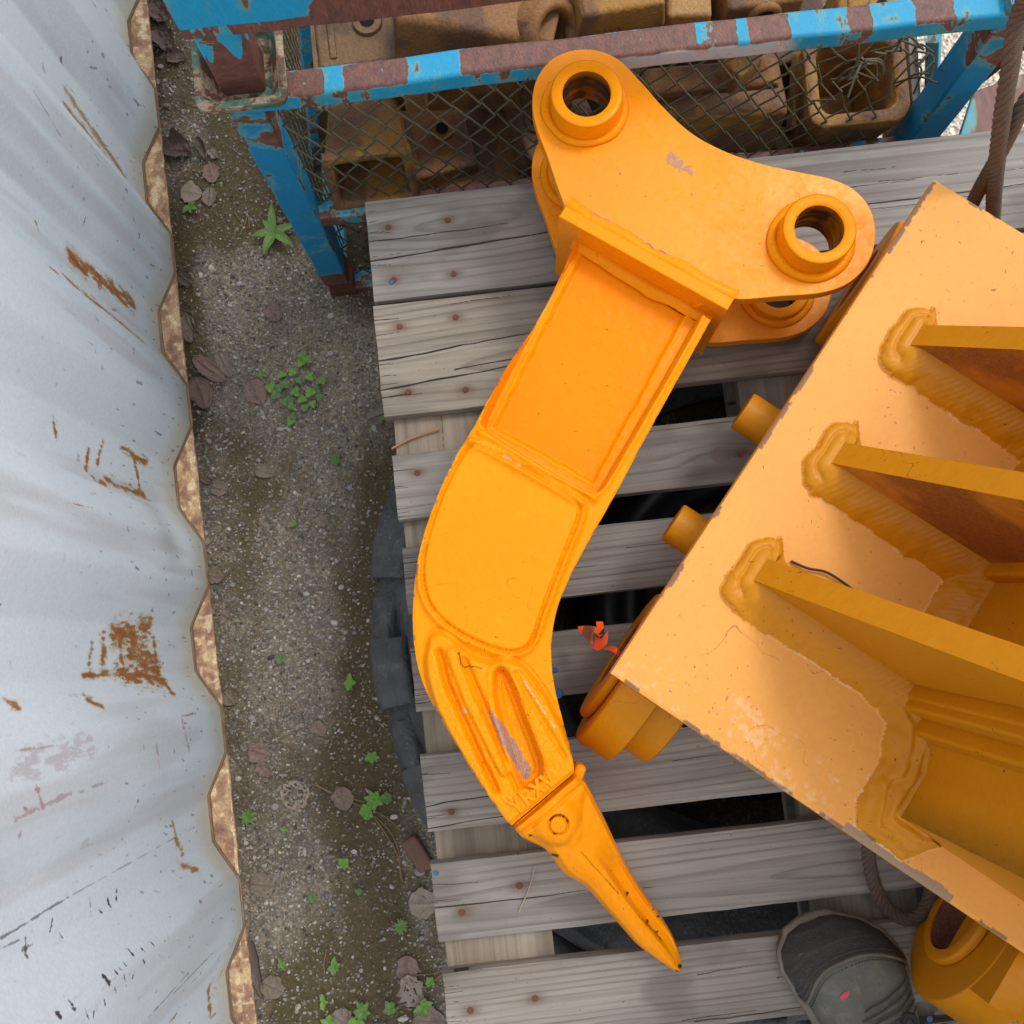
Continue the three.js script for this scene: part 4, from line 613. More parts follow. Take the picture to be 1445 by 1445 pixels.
  for (const [px, py, y, R, bits, w] of [[873, 921, 0.522, 0.086, [[0.086, 0, 0.012], [0.112, 0.012, 0.058], [0.09, 0.058, 0.095]], [0.014, 0.056, 0.03]], [1207, 398, 0.522, 0.086, [[0.086, 0, 0.03], [0.100, 0.03, 0.085], [0.086, 0.085, 0.115]], [0.032, 0.083, 0.045]], [1362, 1296, 0.535, 0.1, [[0.06, -0.012, 0], [0.1, 0, 0.06]], [0.002, 0.058, 0.06]]]) {
    const e = ear(px, py, y, R, 0.046, bits); const m = part('ear', mergeGeometries([...e.g, web(e, ...w)]), ochrePlain, t);
    part('pin_bore', lathe([[0.0455, bits[0][1] + 0.002], [0.0455, bits[bits.length - 1][2] - 0.002]], at(e.a0, e.b0, e.y), dA, 40), boreMat, m);
  }
  // under-structure between the ears, and the two pins
  part('cross_tube', triUV(loft([0.12, AL - 0.1].map((a) => rrect(0.3, 0.12, 0.02).map(([b, h]) => at(a, BW / 2 + b, 0.60 + h))))), ochrePlain, t);
  for (const [px, py] of [[1047, 579], [949, 736]]) { const [a0, b0] = ab(px, py, 0.56); part('pin', lathe([[0, 0], [0.0225, 0], [0.0245, 0.002], [0.0245, 0.2], [0, 0.2]], at(a0, b0, 0.56), dA, 40), ochrePlain, t); }
  void ax;
  // fluorescent tape tied through the lower eye
  const tapeMat = std({ color: new THREE.Color().setRGB(0.95, 0.12, 0.02), roughness: 0.35 }), tapeBack = std({ color: new THREE.Color().setRGB(0.20, 0.07, 0.04), roughness: 0.4 });
  const tt = thing('flagging_tape', 'bright orange flagging tape knotted round the pin eye beside the pallet gap', 'tape', P(845, 900, 0.5));
  const rib = (pts, w, mat, name) => { const rings = pts.map(([x, y, h, wx, wy]) => { const c = P(x, y, h), e = P(x + wx, y + wy, h + (w || 0)); const d = e.clone().sub(c), n = V(0, 0.0004, 0); return [c.clone().add(n), e.clone().add(n), e.clone().sub(n), c.clone().sub(n)]; }); part(name, loft(rings), mat, tt); };
  rib([[815, 884, 0.50, 4, 10], [824, 883, 0.505, -1, 12], [826, 884, 0.506, -2, 14]], 0.0, tapeMat, 'tape_tail');
  rib([[824, 883, 0.504, -3, 13], [832, 883, 0.512, -2, 22], [840, 884, 0.514, -3, 26], [844, 890, 0.512, -6, 24]], 0.004, tapeBack, 'tape_tail');
  rib([[829, 906, 0.505, 8, -14], [836, 914, 0.515, 8, -12], [843, 918, 0.522, 6, -16], [850, 915, 0.528, 4, -20], [857, 908, 0.53, 1, -18]], 0.006, tapeMat, 'tape_loop');
  rib([[841, 877, 0.535, 10, 0], [842, 884, 0.535, 10, 2], [838, 892, 0.532, 6, 4], [846, 900, 0.53, 6, -6]], 0.004, tapeMat, 'tape_tail');
  rib([[846, 886, 0.53, 6, -4], [843, 893, 0.532, 10, 2], [841, 899, 0.528, 8, 2]], 0.003, std({ color: 0x25262a, roughness: 0.5 }), 'tape_tail');
  rib([[852, 916, 0.53, 8, -4], [860, 918, 0.545, 8, -6], [868, 922, 0.55, 4, -6], [872, 926, 0.545, 4, -6]], 0.002, tapeMat, 'tape_loop');
  const wire = std({ color: 0x2b1d1a, roughness: 0.6 });
  solo('welding_wire', new THREE.TubeGeometry(curve([P(1116, 792, YP + 0.003), P(1140, 802, YP + 0.006), P(1165, 807, YP + 0.006), P(1190, 822, YP + 0.005), P(1216, 842, YP + 0.005)]), 30, 0.0014, 6), wire, 'short bent dark welding wire lying on the ochre plate behind the lowest gusset', 'wire');
}
// ------------------------------------------------------------------ wire rope slings
const ropeMat = std({ roughness: 0.8, map: tex(512, 256, (u, v) => { const f = vn(u * 240 + v * 60, v * 30, 3), n = fbm(u * 16, v * 4, 3, 5); let c = mix3([84, 72, 62], [132, 115, 100], f); return mix3(c, [146, 100, 74], 0.35 * sst(0.5, 0.72, n)); }, [8, 1]), bumpMap: bumpTex(256, 128, (u, v) => 0.5 + 0.5 * Math.sin((u * 60 + v * 4) * 6.283), [8, 1]), bumpScale: 0.0012 });
function rope(name, pts, R, label) {
  const c = curve(pts), L = c.getLength(), n = Math.round(L / 0.003), N = 6, F2 = c.computeFrenetFrames(n, false);
  const t = thing(name, label, 'wire rope', pts[pts.length >> 1].clone());
  for (let s = 0; s < N; s++) { const p = []; for (let i = 0; i <= n; i++) { const a = s / N * 6.2832 + i / n * L / (R * 7) * 6.2832, q = c.getPointAt(i / n); p.push(q.addScaledVector(F2.normals[i], Math.cos(a) * R * 0.62).addScaledVector(F2.binormals[i], Math.sin(a) * R * 0.62)); } const g = new THREE.TubeGeometry(new THREE.CatmullRomCurve3(p), n * 2, R * 0.42, 7); part('strand', g, ropeMat, t); }
  part('rope_core', new THREE.TubeGeometry(c, n, R * 0.5, 6), ropeMat, t);
}
rope('wire_rope_sling', [P(1470, -40, 0.95), P(1437, 25, 0.88), P(1426, 90, 0.84), P(1414, 165, 0.78), P(1406, 235, 0.70), P(1402, 290, 0.60), P(1404, 330, 0.50), P(1420, 380, 0.47)], 0.0086, 'thick rusty wire rope hanging in two strands behind the tan plate corner, front strand');
rope('wire_rope_sling', [P(1500, 90, 0.82), P(1450, 140, 0.79), P(1425, 188, 0.75), P(1402, 232, 0.70), P(1378, 275, 0.60), P(1352, 330, 0.50), P(1330, 370, 0.47)], 0.0082, 'rusty wire rope strand crossing behind the thicker front strand at top right');
rope('wire_rope_loop', [P(1262, 1120, 0.56), P(1228, 1185, 0.52), P(1228, 1225, 0.49), P(1240, 1262, 0.465), P(1258, 1287, 0.45), P(1280, 1297, 0.448), P(1300, 1288, 0.455), P(1311, 1268, 0.47), P(1316, 1230, 0.50), P(1318, 1190, 0.53)], 0.0082, 'dark looped wire rope end lying on the boards beside the boot');

// ------------------------------------------------------------------ work boot
{
  const y0 = PT + 0.002, toe = P(1152, 1291, 0.46), heel = P(1305, 1650, 0.46), dir = toe.clone().sub(heel).setY(0), L = dir.length(); dir.normalize(); const side = V(-dir.z, 0, dir.x); if (side.x < 0) side.negate();
  const t = thing('work_boot', 'scuffed dark grey leather work boot with rubber toe guard on the boards', 'boot', heel.clone().lerp(toe, 0.5).setY(y0));
  const halfW = (s) => { const w = [[0, 0.030], [0.06, 0.043], [0.2, 0.043], [0.4, 0.045], [0.6, 0.058], [0.74, 0.066], [0.85, 0.063], [0.93, 0.05], [0.98, 0.030], [1, 0.006]]; for (let i = 0; i + 1 < w.length; i++) if (s <= w[i + 1][0]) { const f = (s - w[i][0]) / (w[i + 1][0] - w[i][0]); return mix(w[i][1], w[i + 1][1], f); } return 0.006; };
  const off = (s) => 0.010 * Math.sin(clamp((s - 0.4) / 0.6) * Math.PI) - 0.012 * sst(0.7, 1, s);
  const at = (s, o, y) => heel.clone().addScaledVector(dir, s * L).addScaledVector(side, o + off(s)).setY(y);
  const rough = (a, b, spec, seed, sc = 1) => std({ roughness: 0.68, bumpScale: 0.0007, bumpMap: bumpTex(512, 512, (u, v) => 0.6 * fbm(u * 60 * sc, v * 60 * sc, 4, seed) + 0.5 * (1 - Math.abs(fbm(u * 14 * sc, v * 14 * sc, 3, seed + 1) - 0.5) * 8), [3, 3]), map: tex(512, 512, (u, v) => { const n = fbm(u * 9, v * 9, 4, seed), f = vn(u * 300, v * 300, seed + 2), d = fbm(u * 26, v * 30, 3, seed + 3); let c = mix3(a, b, n * 0.7 + 0.3 * f); return mix3(c, spec, sst(0.5, 0.85, d) * 0.35); }, [3, 3]) });
  const leather = rough([72, 72, 66], [106, 105, 95], [134, 128, 114], 601), rubber = rough([44, 43, 42], [74, 72, 69], [118, 108, 96], 611, 1.6), soleM = rough([92, 84, 75], [124, 113, 100], [150, 136, 120], 621);
  // sole: an outline that rounds at the toe
  const prof = []; for (let k = 0; k <= 60; k++) prof.push(k / 60);
  const soleRing = (g, y) => { const a = [], b = []; prof.forEach((s) => { const s2 = 1 - (1 - s) ** 1.6; a.push(at(s2, halfW(s2) + g, y)); b.push(at(s2, -halfW(s2) - g, y)); }); return a.concat(b.reverse()).map((q, i, r) => { void r; return q.addScaledVector(dir, g * (i > 55 && i < 67 ? 1 : 0)); }); };
  part('sole', triUV(loft([soleRing(-0.004, y0), soleRing(0.0, y0 + 0.004), soleRing(0.001, y0 + 0.02), soleRing(0.005, y0 + 0.024), soleRing(0.004, y0 + 0.030), soleRing(-0.004, y0 + 0.031)])), soleM, t);
  // upper: cross sections from heel to toe; the toe cap is the last part of it
  const top = (s) => { const w = [[0, 0.20], [0.25, 0.20], [0.4, 0.15], [0.55, 0.105], [0.72, 0.085], [0.85, 0.076], [0.93, 0.064], [0.98, 0.045], [1, 0.03]]; for (let i = 0; i + 1 < w.length; i++) if (s <= w[i + 1][0]) { const f = (s - w[i][0]) / (w[i + 1][0] - w[i][0]); return mix(w[i][1], w[i + 1][1], f * f * (3 - 2 * f) * 0.4 + f * 0.6); } return 0.03; };
  const sec = (s, g) => { const w = halfW(s) - 0.003 + g, h = top(s) - 0.026 + g, o = []; for (let k = 0; k <= 26; k++) { const a = k / 26 * Math.PI, e = 0.72; const cx = Math.sign(Math.cos(a)) * Math.pow(Math.abs(Math.cos(a)), e), cy = Math.pow(Math.sin(a), 0.8); const wr = s > 0.45 && s < 0.8 ? 0.0025 * Math.sin(s * 190 + cx * 2.2) * bell(s - 0.62, 0.07) : 0; o.push(at(s, cx * w, y0 + 0.026 + cy * h + wr * cy)); } return o; };
  const span = (s0, s1, n, g) => { const r = []; for (let i = 0; i <= n; i++) { const s = mix(s0, s1, i / n); r.push(sec(s, typeof g === 'function' ? g(s) : g)); } return triUV(loft(r)); };
  part('upper', span(0.0, 0.992, 90, 0), leather, t);
  // toe guard: a rubber cap with a curved rear edge, ribs and dots
  const capEdge = (cx) => 0.865 - 0.13 * Math.abs(cx) ** 2.2;
  { const rings = []; const n = 90; for (let i = 0; i <= n; i++) { const o = []; for (let k = 0; k <= 72; k++) { const a = k / 72 * Math.PI, cx0 = Math.cos(a), s = mix(capEdge(cx0), 0.996, (i / n)), w = halfW(s) - 0.001, h = top(s) - 0.0235, cx = Math.sign(cx0) * Math.pow(Math.abs(cx0), 0.72), cy = Math.pow(Math.sin(a), 0.8); const f = i / n; const ridge = 0.0014 * bell(f - 0.06, 0.03) + 0.0012 * bell(f - 0.15, 0.03) + 0.0008 * bell(f - 0.5, 0.04) + 0.0014 * bell(f - 0.62, 0.06) * Math.max(0, Math.sin(a * 9)) + (i === 0 ? -0.003 : 0.0012); const dot = f > 0.27 && f < 0.4 ? 0.0009 * Math.max(0, Math.sin(a * 70)) * Math.max(0, Math.sin(f * 150)) : 0; o.push(at(s, cx * (w + ridge + dot), y0 + 0.0262 + cy * (h + ridge + dot))); } rings.push(o); } const g = loft(rings, { closed: false, caps: false, us: 1, vs: 1 }); part('toe_guard', g, rubber, t); }
  // the leather edge that overlaps the guard, and its stitches
  { const onTop = (s, cx0, lift) => { const w = halfW(s) - 0.001, h = top(s) - 0.0235, a = Math.acos(clamp(cx0, -1, 1)), cx = Math.sign(cx0) * Math.pow(Math.abs(cx0), 0.72), cy = Math.pow(Math.sin(a), 0.8); return at(s, cx * w, y0 + 0.0262 + cy * (h + lift)); };
    const e = [], gs = []; for (let k = 0; k <= 40; k++) { const cx = -0.985 + 1.97 * k / 40; e.push(onTop(capEdge(cx) - 0.004, cx, 0.0006)); } part('vamp_edge', new THREE.TubeGeometry(curve(e), 90, 0.0022, 6), rough([104, 100, 88], [138, 132, 116], [150, 142, 124], 631), t);
    for (let k = 0; k < 44; k++) { const cx = -0.95 + 1.9 * k / 43, a = onTop(capEdge(cx) - 0.024, cx, 0.0012), b = onTop(capEdge(cx + 0.02) - 0.024, cx + 0.02, 0.0012); gs.push(new THREE.TubeGeometry(curve([a, b]), 2, 0.0007, 5)); } part('stitching', mergeGeometries(gs), std({ color: 0x2e2b28, roughness: 0.9 }), t);
    for (let k = 0; k < 5; k++) { const s0 = 0.70 - k * 0.024, c = []; for (let j = 0; j <= 12; j++) { const cx = mix(-0.1 - 0.1 * (k % 2), 0.75, j / 12); c.push(onTop(s0 + 0.03 * (cx - 0.3) + 0.006 * (vn(j * 0.7, k, 3) - 0.5), cx, -0.0002)); } part('crease', new THREE.TubeGeometry(curve(c), 24, 0.0010, 5), leather, t); } }
  // shaft, tongue and laces (mostly out of the frame)
  const ring = (s, w, l, y) => Array.from({ length: 28 }, (_, k) => { const a = k / 28 * 6.2832; return at(s, Math.cos(a) * w, y).addScaledVector(dir, Math.sin(a) * l); });
  part('shaft', triUV(loft([ring(0.2, 0.042, 0.07, y0 + 0.1), ring(0.2, 0.045, 0.07, y0 + 0.2), ring(0.19, 0.048, 0.068, y0 + 0.3)], { caps: false })), leather, t);
  for (let k = 0; k < 3; k++) for (const sgn of [-1, 1]) { const s = 0.6 - k * 0.07, q = at(s, sgn * 0.03, y0 + top(s) - 0.003); const g = new THREE.TorusGeometry(0.0075, 0.0035, 8, 18); g.rotateX(Math.PI / 2 - 0.3); g.translate(q.x, q.y, q.z); part('eyelet', g, rubber, t); }
  const lace = std({ color: 0x3a3733, roughness: 0.9 }); for (let k = 0; k < 3; k++) { const s = 0.6 - k * 0.07; part('lace', new THREE.TubeGeometry(curve([at(s, -0.03, y0 + top(s)), at(s - 0.01, 0, y0 + top(s) + 0.006), at(s - 0.03, 0.03, y0 + top(s - 0.03))]), 14, 0.003, 6), lace, t); }
  // pink paint spots
  const pink = std({ color: 0xc8485c, roughness: 0.8 });
  const spot = (px, py, r, ang) => { const h = 0.512, c = P(px, py, h), g = new THREE.SphereGeometry(r, 10, 8); g.scale(1.7, 0.25, 0.8); g.rotateY(ang); const d2 = (q) => { let best = 9, sb = 0.8; for (let s = 0.5; s < 1; s += 0.005) { const e = at(s, 0, 0).sub(q).setY(0).dot(dir); if (Math.abs(e) < best) { best = Math.abs(e); sb = s; } } const o = q.clone().sub(at(sb, 0, 0)).dot(side), w = halfW(sb) - 0.003, cx = Math.min(0.98, Math.abs(o / w)), ca = Math.pow(cx, 1 / 0.72), sn = Math.sqrt(1 - ca * ca); return y0 + 0.026 + Math.pow(sn, 0.8) * (top(sb) - 0.026); }; g.translate(c.x, d2(c), c.z); part('paint_spot', g, pink, t); };
  spot(1192, 1404, 0.0042, 0.5); spot(1150, 1427, 0.0026, 1.2); spot(1144, 1342, 0.002, 0.1);
}
// ------------------------------------------------------------------ blue mesh stillages full of castings
{
  const RT = 0.588, S0 = P(318, 156, RT), sAt = (u, v, y) => V(S0.x, y, S0.z).addScaledVector(pU, u).addScaledVector(pV, v);
  const sUV = (px, py, y) => { const q = P(px, py, y).sub(S0); return [q.dot(pU), q.dot(pV)]; };
  const W = sUV(1462, 30, RT)[0], D = 1.0;
  const yF = (px, py) => { const d = rayDir(px, py), o = V(0, HC, 0), k = S0.clone().addScaledVector(pV, -0.02).sub(o).dot(pV) / d.dot(pV); return HC + d.y * k; };   // height of a photo pixel on the front plane
  const YM = yF(500, 297), YL = yF(512, 398);
  const t = thing('mesh_stillage', 'rusty bright blue steel stillage with chain-link sides, filled with castings behind the pallet', 'stillage', sAt(W / 2, -D / 2, GY));
  // how bare the top rail is along its length, read off the photograph; u runs 0..1 from the left end
  const X = (px) => (px - 400) / 1045;
  const bareRail = (u, v) => { let b = 0.2; for (const [a, c, k] of [[395, 440, 1], [462, 512, 0.75], [538, 622, 1], [688, 1000, 1], [1000, 1055, 0.62], [1065, 1120, 0.9], [1152, 1172, 0.6], [1195, 1226, 0.85], [1282, 1336, 0.9], [1398, 1470, 0.95]]) b = Math.max(b, k * sst(X(a) - 0.006, X(a) + 0.006, u) * sst(X(c) + 0.006, X(c) - 0.006, u)); const top = sst(0.245, 0.265, v) * sst(0.56, 0.5, v); return mix(Math.min(b, 0.38) + 0.14 * sst(0.06, 0.0, v), b * 0.95, top); };
  const rl = flake(701, bareRail, [10, 150, 196], 2.2), railMat = std({ roughness: 0.55, map: tex(2048, 128, (u, v) => { const c = rl(u, v), k = sst(X(800), X(880), u) * sst(X(1145), X(1110), u) * sst(0.27, 0.235, v + 0.04 * (fbm(u * 60, v * 4, 3, 9) - 0.5)); return mix3(c, [216, 206, 206], 0.85 * k); }), bumpMap: bumpTex(2048, 128, flakeBump(701, bareRail, 2.2)), bumpScale: 0.0012 });
  const faded = railMat; void faded;
  const postMat = flaked(1024, 256, 711, (u, v) => 0.12 + 0.75 * sst(0.10, 0.05, u) + 0.5 * bell(u - 0.86, 0.1) + 0.3 * (bell(v - 0.76, 0.015)), 0.8, [8, 132, 186]);
  const plainMat = flaked(1024, 128, 721, (u, v) => 0.28 + 0.3 * fbm(u * 5, v, 3, 3), 1.2, [14, 140, 186]);
  const rustMat = flaked(1024, 128, 731, (u) => 0.5 + 0.3 * fbm(u * 6, 1, 2, 5), 1.2, [14, 140, 186]);
  const bar = (name, a, b, w, h, m, n = 2, jit) => part(name, beam(a, b, w, h, 0.004, V(0, 1, 0), n, 1, jit), m, t);
  // front top rail: flat along the top with a turned-down front
  const g = beam(sAt(0.02, -0.018, RT), sAt(W, -0.018, RT), 0.036, 0.032, 0.006, V(0, 1, 0), 60, 1, (q, tt) => { q.y += 0.003 * (fbm(tt * 12, 2, 2, 4) - 0.5); q.addScaledVector(pV, 0.006 * (fbm(tt * 7, 5, 2, 4) - 0.5)); });
  part('top_rail', g, railMat, t, { label: 'blue top rail with large bare rusty patches' });
  bar('side_rail', sAt(0.02, -0.03, RT), sAt(0.02, -D, RT), 0.034, 0.034, rustMat);
  bar('side_rail', sAt(W - 0.02, -0.03, RT), sAt(W - 0.02, -D, RT), 0.034, 0.034, plainMat);
  bar('top_rail', sAt(0.02, -D, RT), sAt(W, -D, RT), 0.034, 0.034, plainMat);
  const post = (u, v, m) => part('corner_post', beam(sAt(u, v, GY + 0.06), sAt(u, v, RT + 0.03), 0.046, 0.046, 0.004, pV.clone().negate(), 40, 1, (q, tt) => { q.addScaledVector(pU, 0.002 * (fbm(tt * 10, 3, 2, 6) - 0.5)); }), m, t);
  post(0.023, -0.024, postMat); post(W - 0.02, -0.024, postMat); post(0.023, -D, plainMat); post(W - 0.02, -D, plainMat);
  for (const [u, v] of [[0.028, -0.026], [W - 0.02, -0.026], [0.023, -D], [W - 0.02, -D]]) part('foot', loft([[0, 0.052], [0.012, 0.052], [0.014, 0.048], [0.04, 0.046], [0.06, 0.05]].map(([y, w]) => rrect(w, w, 0.004).map(([a, b]) => sAt(u + a, v + b, GY + y)))), rustDark, t);
  bar('middle_rail', sAt(0.045, -0.02, YM), sAt(W - 0.04, -0.02, YM), 0.03, 0.03, rustMat); bar('lower_rail', sAt(0.045, -0.02, YL), sAt(W - 0.04, -0.02, YL), 0.034, 0.034, rustMat);
  bar('side_rail', sAt(0.023, -0.05, YL), sAt(0.023, -D, YL), 0.034, 0.034, plainMat); bar('side_rail', sAt(W - 0.02, -0.05, YL), sAt(W - 0.02, -D, YL), 0.034, 0.034, plainMat); bar('lower_rail', sAt(0.045, -D, YL), sAt(W - 0.04, -D, YL), 0.034, 0.034, plainMat);
  part('floor_sheet', extr([sAt(0.03, -0.03, 0), sAt(W - 0.17, -0.03, 0), sAt(W - 0.17, -D, 0), sAt(0.03, -D, 0)], YL - 0.025, YL - 0.018, [], 0), rustDark, t);
  part('side_bar', beam(P(427, 20, 0.54), P(446, 235, 0.16), 0.022, 0.014, 0.002), plainMat, t);
  part('diagonal_brace', beam(P(1440, 42, 0.55), P(1262, 192, 0.04), 0.04, 0.03, 0.004), rustDark, t);
  part('side_panel', extr([P(1375, 128, 0.2), P(1455, 100, 0.2), P(1462, 165, 0.2), P(1352, 200, 0.2)].map((q) => q.clone()), 0.187, 0.2, [], 0.002), flaked(512, 512, 741, (u, v) => 0.2 + 0.35 * fbm(u * 3, v * 3, 3, 5), 0.5, [14, 130, 172]), t);
  // chain link: each wire zigzags from rail to rail
  const wireMat = std({ color: 0x5f5b46, roughness: 0.55, metalness: 0.2 }), pitch = 0.0185;
  const wireRun = (u, ya, yb, side, tear, k0 = 0) => {
    const pts = [], hh = 0.030; let k = k0; for (let y = yb; y > ya - 1e-6; y -= hh, k++) {
      const z = k % 2 ? 1 : -1, e = tear(u, y), du = z * pitch * 0.52 + 0.003 * (hash(k, Math.round(u * 900), 3) - 0.5) + e * 0.035 * (vn(u * 40 + k * 0.7, 1, 5) - 0.5), dv = (k % 2 ? 0.0022 : -0.0022) + e * 0.05 * (vn(u * 30 + k * 0.5, 7, 6) - 0.4) + 0.01 * (fbm(u * 4, y * 6, 2, 8) - 0.5), dy = e * 0.03 * (vn(u * 50 + k, 3, 9) - 0.5);
      pts.push(side ? sAt(0.035 + dv, -u + du * 0.7, y + dy) : sAt(u + du, -0.026 + dv, y + dy));
    }
    const path = new THREE.CurvePath(); const gs = [];
    for (let i = 0; i + 1 < pts.length; i++) { const d = pts[i + 1].clone().sub(pts[i]), L = d.length(), c = new THREE.CylinderGeometry(0.0015, 0.0015, L + 0.0012, 5, 1, true); c.applyQuaternion(new THREE.Quaternion().setFromUnitVectors(V(0, 1, 0), d.normalize())); const m = pts[i].clone().add(pts[i + 1]).multiplyScalar(0.5); c.translate(m.x, m.y, m.z); gs.push(c); } void path;
    return mergeGeometries(gs);
  };
  const uT = sUV(1150, 110, 0.55)[0], tear = (u, y) => sst(uT, uT + 0.09, u) * sst(0.36, 0.44, y);
  let wi = 0; for (let u = 0.06; u < W - 0.05; u += pitch) { wi++; const end = sst(sUV(1330, 110, 0.55)[0], sUV(1345, 110, 0.55)[0], u); if (end > 0.5) continue; part('mesh_wire', wireRun(u, YM + 0.01, RT - 0.01, false, tear, wi % 2), wireMat, t); part('mesh_wire', wireRun(u, YL + 0.01, YM - 0.01, false, () => 0, wi % 2), wireMat, t); }
  for (let u = 0.06; u < D - 0.04; u += pitch) part('mesh_wire', wireRun(u, YL + 0.01, RT - 0.01, true, () => 0, wi++ % 2), wireMat, t);
  const R = rng(91); const tieMat = std({ color: 0x77705f, roughness: 0.6, metalness: 0.2 });
  for (let k = 0; k < 9; k++) { const a = P(1215 + 8 * R(), 84 + 8 * R(), yF(1215, 88) + 0.005), b = P(1175 + 75 * R(), 72 + 65 * R(), yF(1215, 100) - 0.02 * R()); part('loose_wire', new THREE.TubeGeometry(curve([a, a.clone().lerp(b, 0.5).add(V(0.01 * (R() - 0.5), 0.012, 0.01 * (R() - 0.5))), b]), 10, 0.0016, 5), k % 2 ? tieMat : wireMat, t); }
  for (let k = 0; k < 8; k++) { const a = P(1260 + 70 * R(), 60 + 60 * R(), yF(1300, 90) - 0.03 * R()), b = P(1255 + 90 * R(), 70 + 90 * R(), yF(1300, 120) - 0.03 * R()); part('loose_wire', new THREE.TubeGeometry(curve([a, a.clone().lerp(b, 0.4).add(V(0.02 * (R() - 0.5), 0.015, 0.02 * (R() - 0.5))), b]), 10, 0.0015, 5), wireMat, t); }
  // stacking cup on the corner
  const cupMat = std({ roughness: 0.85, bumpMap: peel, bumpScale: 0.004, map: tex(512, 512, (u, v) => { const n = fbm(u * 20, v * 20, 4, 751), f = vn(u * 160, v * 160, 752); let c = mix3([120, 84, 66], [178, 156, 126], sst(0.4, 0.6, n)); c = mix3(c, [70, 120, 104], 0.75 * sst(0.5, 0.64, fbm(u * 9 + 3, v * 9, 3, 753))); return c.map((k) => k * (0.82 + 0.25 * f)); }, [6, 6]) });
  const [cu0, cv0] = sUV(336, 88, RT + 0.065), sq = (w, y, r = 0.012) => rrect(w * 1.07, w * 1.07, r).map(([a, b]) => sAt(cu0 + a, cv0 + b, RT - 0.655 + y));
  part('stacking_cup', triUV(loft([sq(0.06, 0.672), sq(0.096, 0.705), sq(0.1, 0.716), sq(0.099, 0.719), sq(0.084, 0.719), sq(0.08, 0.715), sq(0.058, 0.69, 0.006), sq(0.03, 0.688, 0.004)])), cupMat, t, { label: 'square flared stacking cup, rusty with green paint remains' });

  // the stillage stacked on top of it: only its lower front corner hangs into view
  const t2 = thing('stacked_stillage', 'upper blue stillage standing in the stacking cup, paint flaking off its rusty corner', 'stillage', sAt(cu0, cv0, RT + 0.035));
  const peelMat = flaked(1024, 512, 761, (u, v) => 0.95 * sst(0.30, 0.24, u + 0.06 * Math.sin(v * 40)) + 0.12 + 0.35 * bell(v - 0.93, 0.05), 1.0, [20, 164, 208]);
  part('corner_post', beam(sAt(cu0 - 0.002, cv0 - 0.004, RT + 0.036), sAt(cu0 - 0.002, cv0 - 0.004, RT + 0.345), 0.051, 0.051, 0.005, pV.clone().negate(), 30, 1), peelMat, t2, { label: 'corner post, bare rust at its foot and blue above' });
  const uX = (px) => sUV(px, 10, 0.8)[0], peel2 = flaked(2048, 256, 771, (u, v) => 0.15 + 0.8 * sst(0.135, 0.165, u + 0.02 * Math.sin(v * 17)) + (v > 0.62 || v < 0.08 ? 0.55 : 0), 2, [10, 156, 204]);
  part('bottom_rail', beam(sAt(cu0 - 0.03, cv0 + 0.008, RT + 0.212), sAt(W + 0.02, cv0 + 0.008, RT + 0.212), 0.05, 0.1, 0.005, V(0, 1, 0), 30, 1, (q, tt) => { q.y += 0.004 * (fbm(tt * 30, 4, 2, 9) - 0.5); }), peel2, t2); void uX;
  part('bottom_rail', beam(sAt(cu0, cv0 - 0.03, RT + 0.19), sAt(cu0, cv0 - D, RT + 0.19), 0.05, 0.1, 0.005), plainMat, t2); part('bottom_rail', beam(sAt(cu0, cv0 - D, RT + 0.19), sAt(W, cv0 - D, RT + 0.19), 0.05, 0.1, 0.005), plainMat, t2);

  // ---------------------------------------------------------------- castings in the stillage
  const castTex = (seed, a, b, r) => std({ roughness: 0.7, bumpMap: peel, bumpScale: 0.003, map: tex(512, 512, (u, v) => { const n = fbm(u * 10, v * 10, 4, seed), f = vn(u * 220, v * 220, seed + 1), d = fbm(u * 5 + 2, v * 5, 3, seed + 2); let c = mix3(a, b, n); c = mix3(c, r, 0.85 * sst(0.42, 0.62, d)); return c.map((k) => k * (0.86 + 0.2 * f)); }, [3, 3]) });
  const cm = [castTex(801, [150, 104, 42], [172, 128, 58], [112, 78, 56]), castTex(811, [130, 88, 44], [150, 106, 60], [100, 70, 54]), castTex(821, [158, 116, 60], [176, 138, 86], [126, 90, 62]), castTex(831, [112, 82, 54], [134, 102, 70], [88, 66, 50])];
  const frame = (px, py, y0, yaw, pitchA = 0, roll = 0, reach = 0) => { let y = y0; while (y > 0.05 && sUV(px, py, y)[1] > -0.05 - reach) y -= 0.01; const c = P(px, py, y), q = new THREE.Quaternion().setFromEuler(new THREE.Euler(pitchA, yaw, roll, 'YXZ')); return { c, q, at: (x, yy, z) => V(x, yy, z).applyQuaternion(q).add(c) }; };
  const yw = Math.atan2(-pU.z, pU.x), GR = 'worn castings heaped in the stillage';
  // a hollow tooth: socket open at +z, tapering to a tip at -z
  function tooth(px, py, y, yaw, [w0, h0, w1, h1, L], m, label, pitchA = 0, roll = 0, wall = 0.014) {
    const f = frame(px, py, y, yaw, pitchA, roll, Math.abs(Math.cos(yaw - yw)) > 0.7 ? L / 2 * 0.92 * Math.cos(pitchA) + h0 / 2 * Math.sin(pitchA) : w0 / 2), r = (w, h, z, rr = 0.012, dy = 0) => rrect(w, h, rr, 5).map(([a, b]) => f.at(a, b + dy, z)), t3 = thing('tooth_casting', label, 'casting', f.c.clone(), GR);
    const rings = [r(w1 * 0.8, h1 * 0.7, -L / 2), r(w1, h1, -L / 2 + 0.006)]; for (let k = 1; k < 8; k++) { const s = k / 8; rings.push(r(mix(w1, w0, Math.pow(s, 0.8)), mix(h1, h0, Math.pow(s, 1.2)), mix(-L / 2, L / 2 - 0.018, s))); }
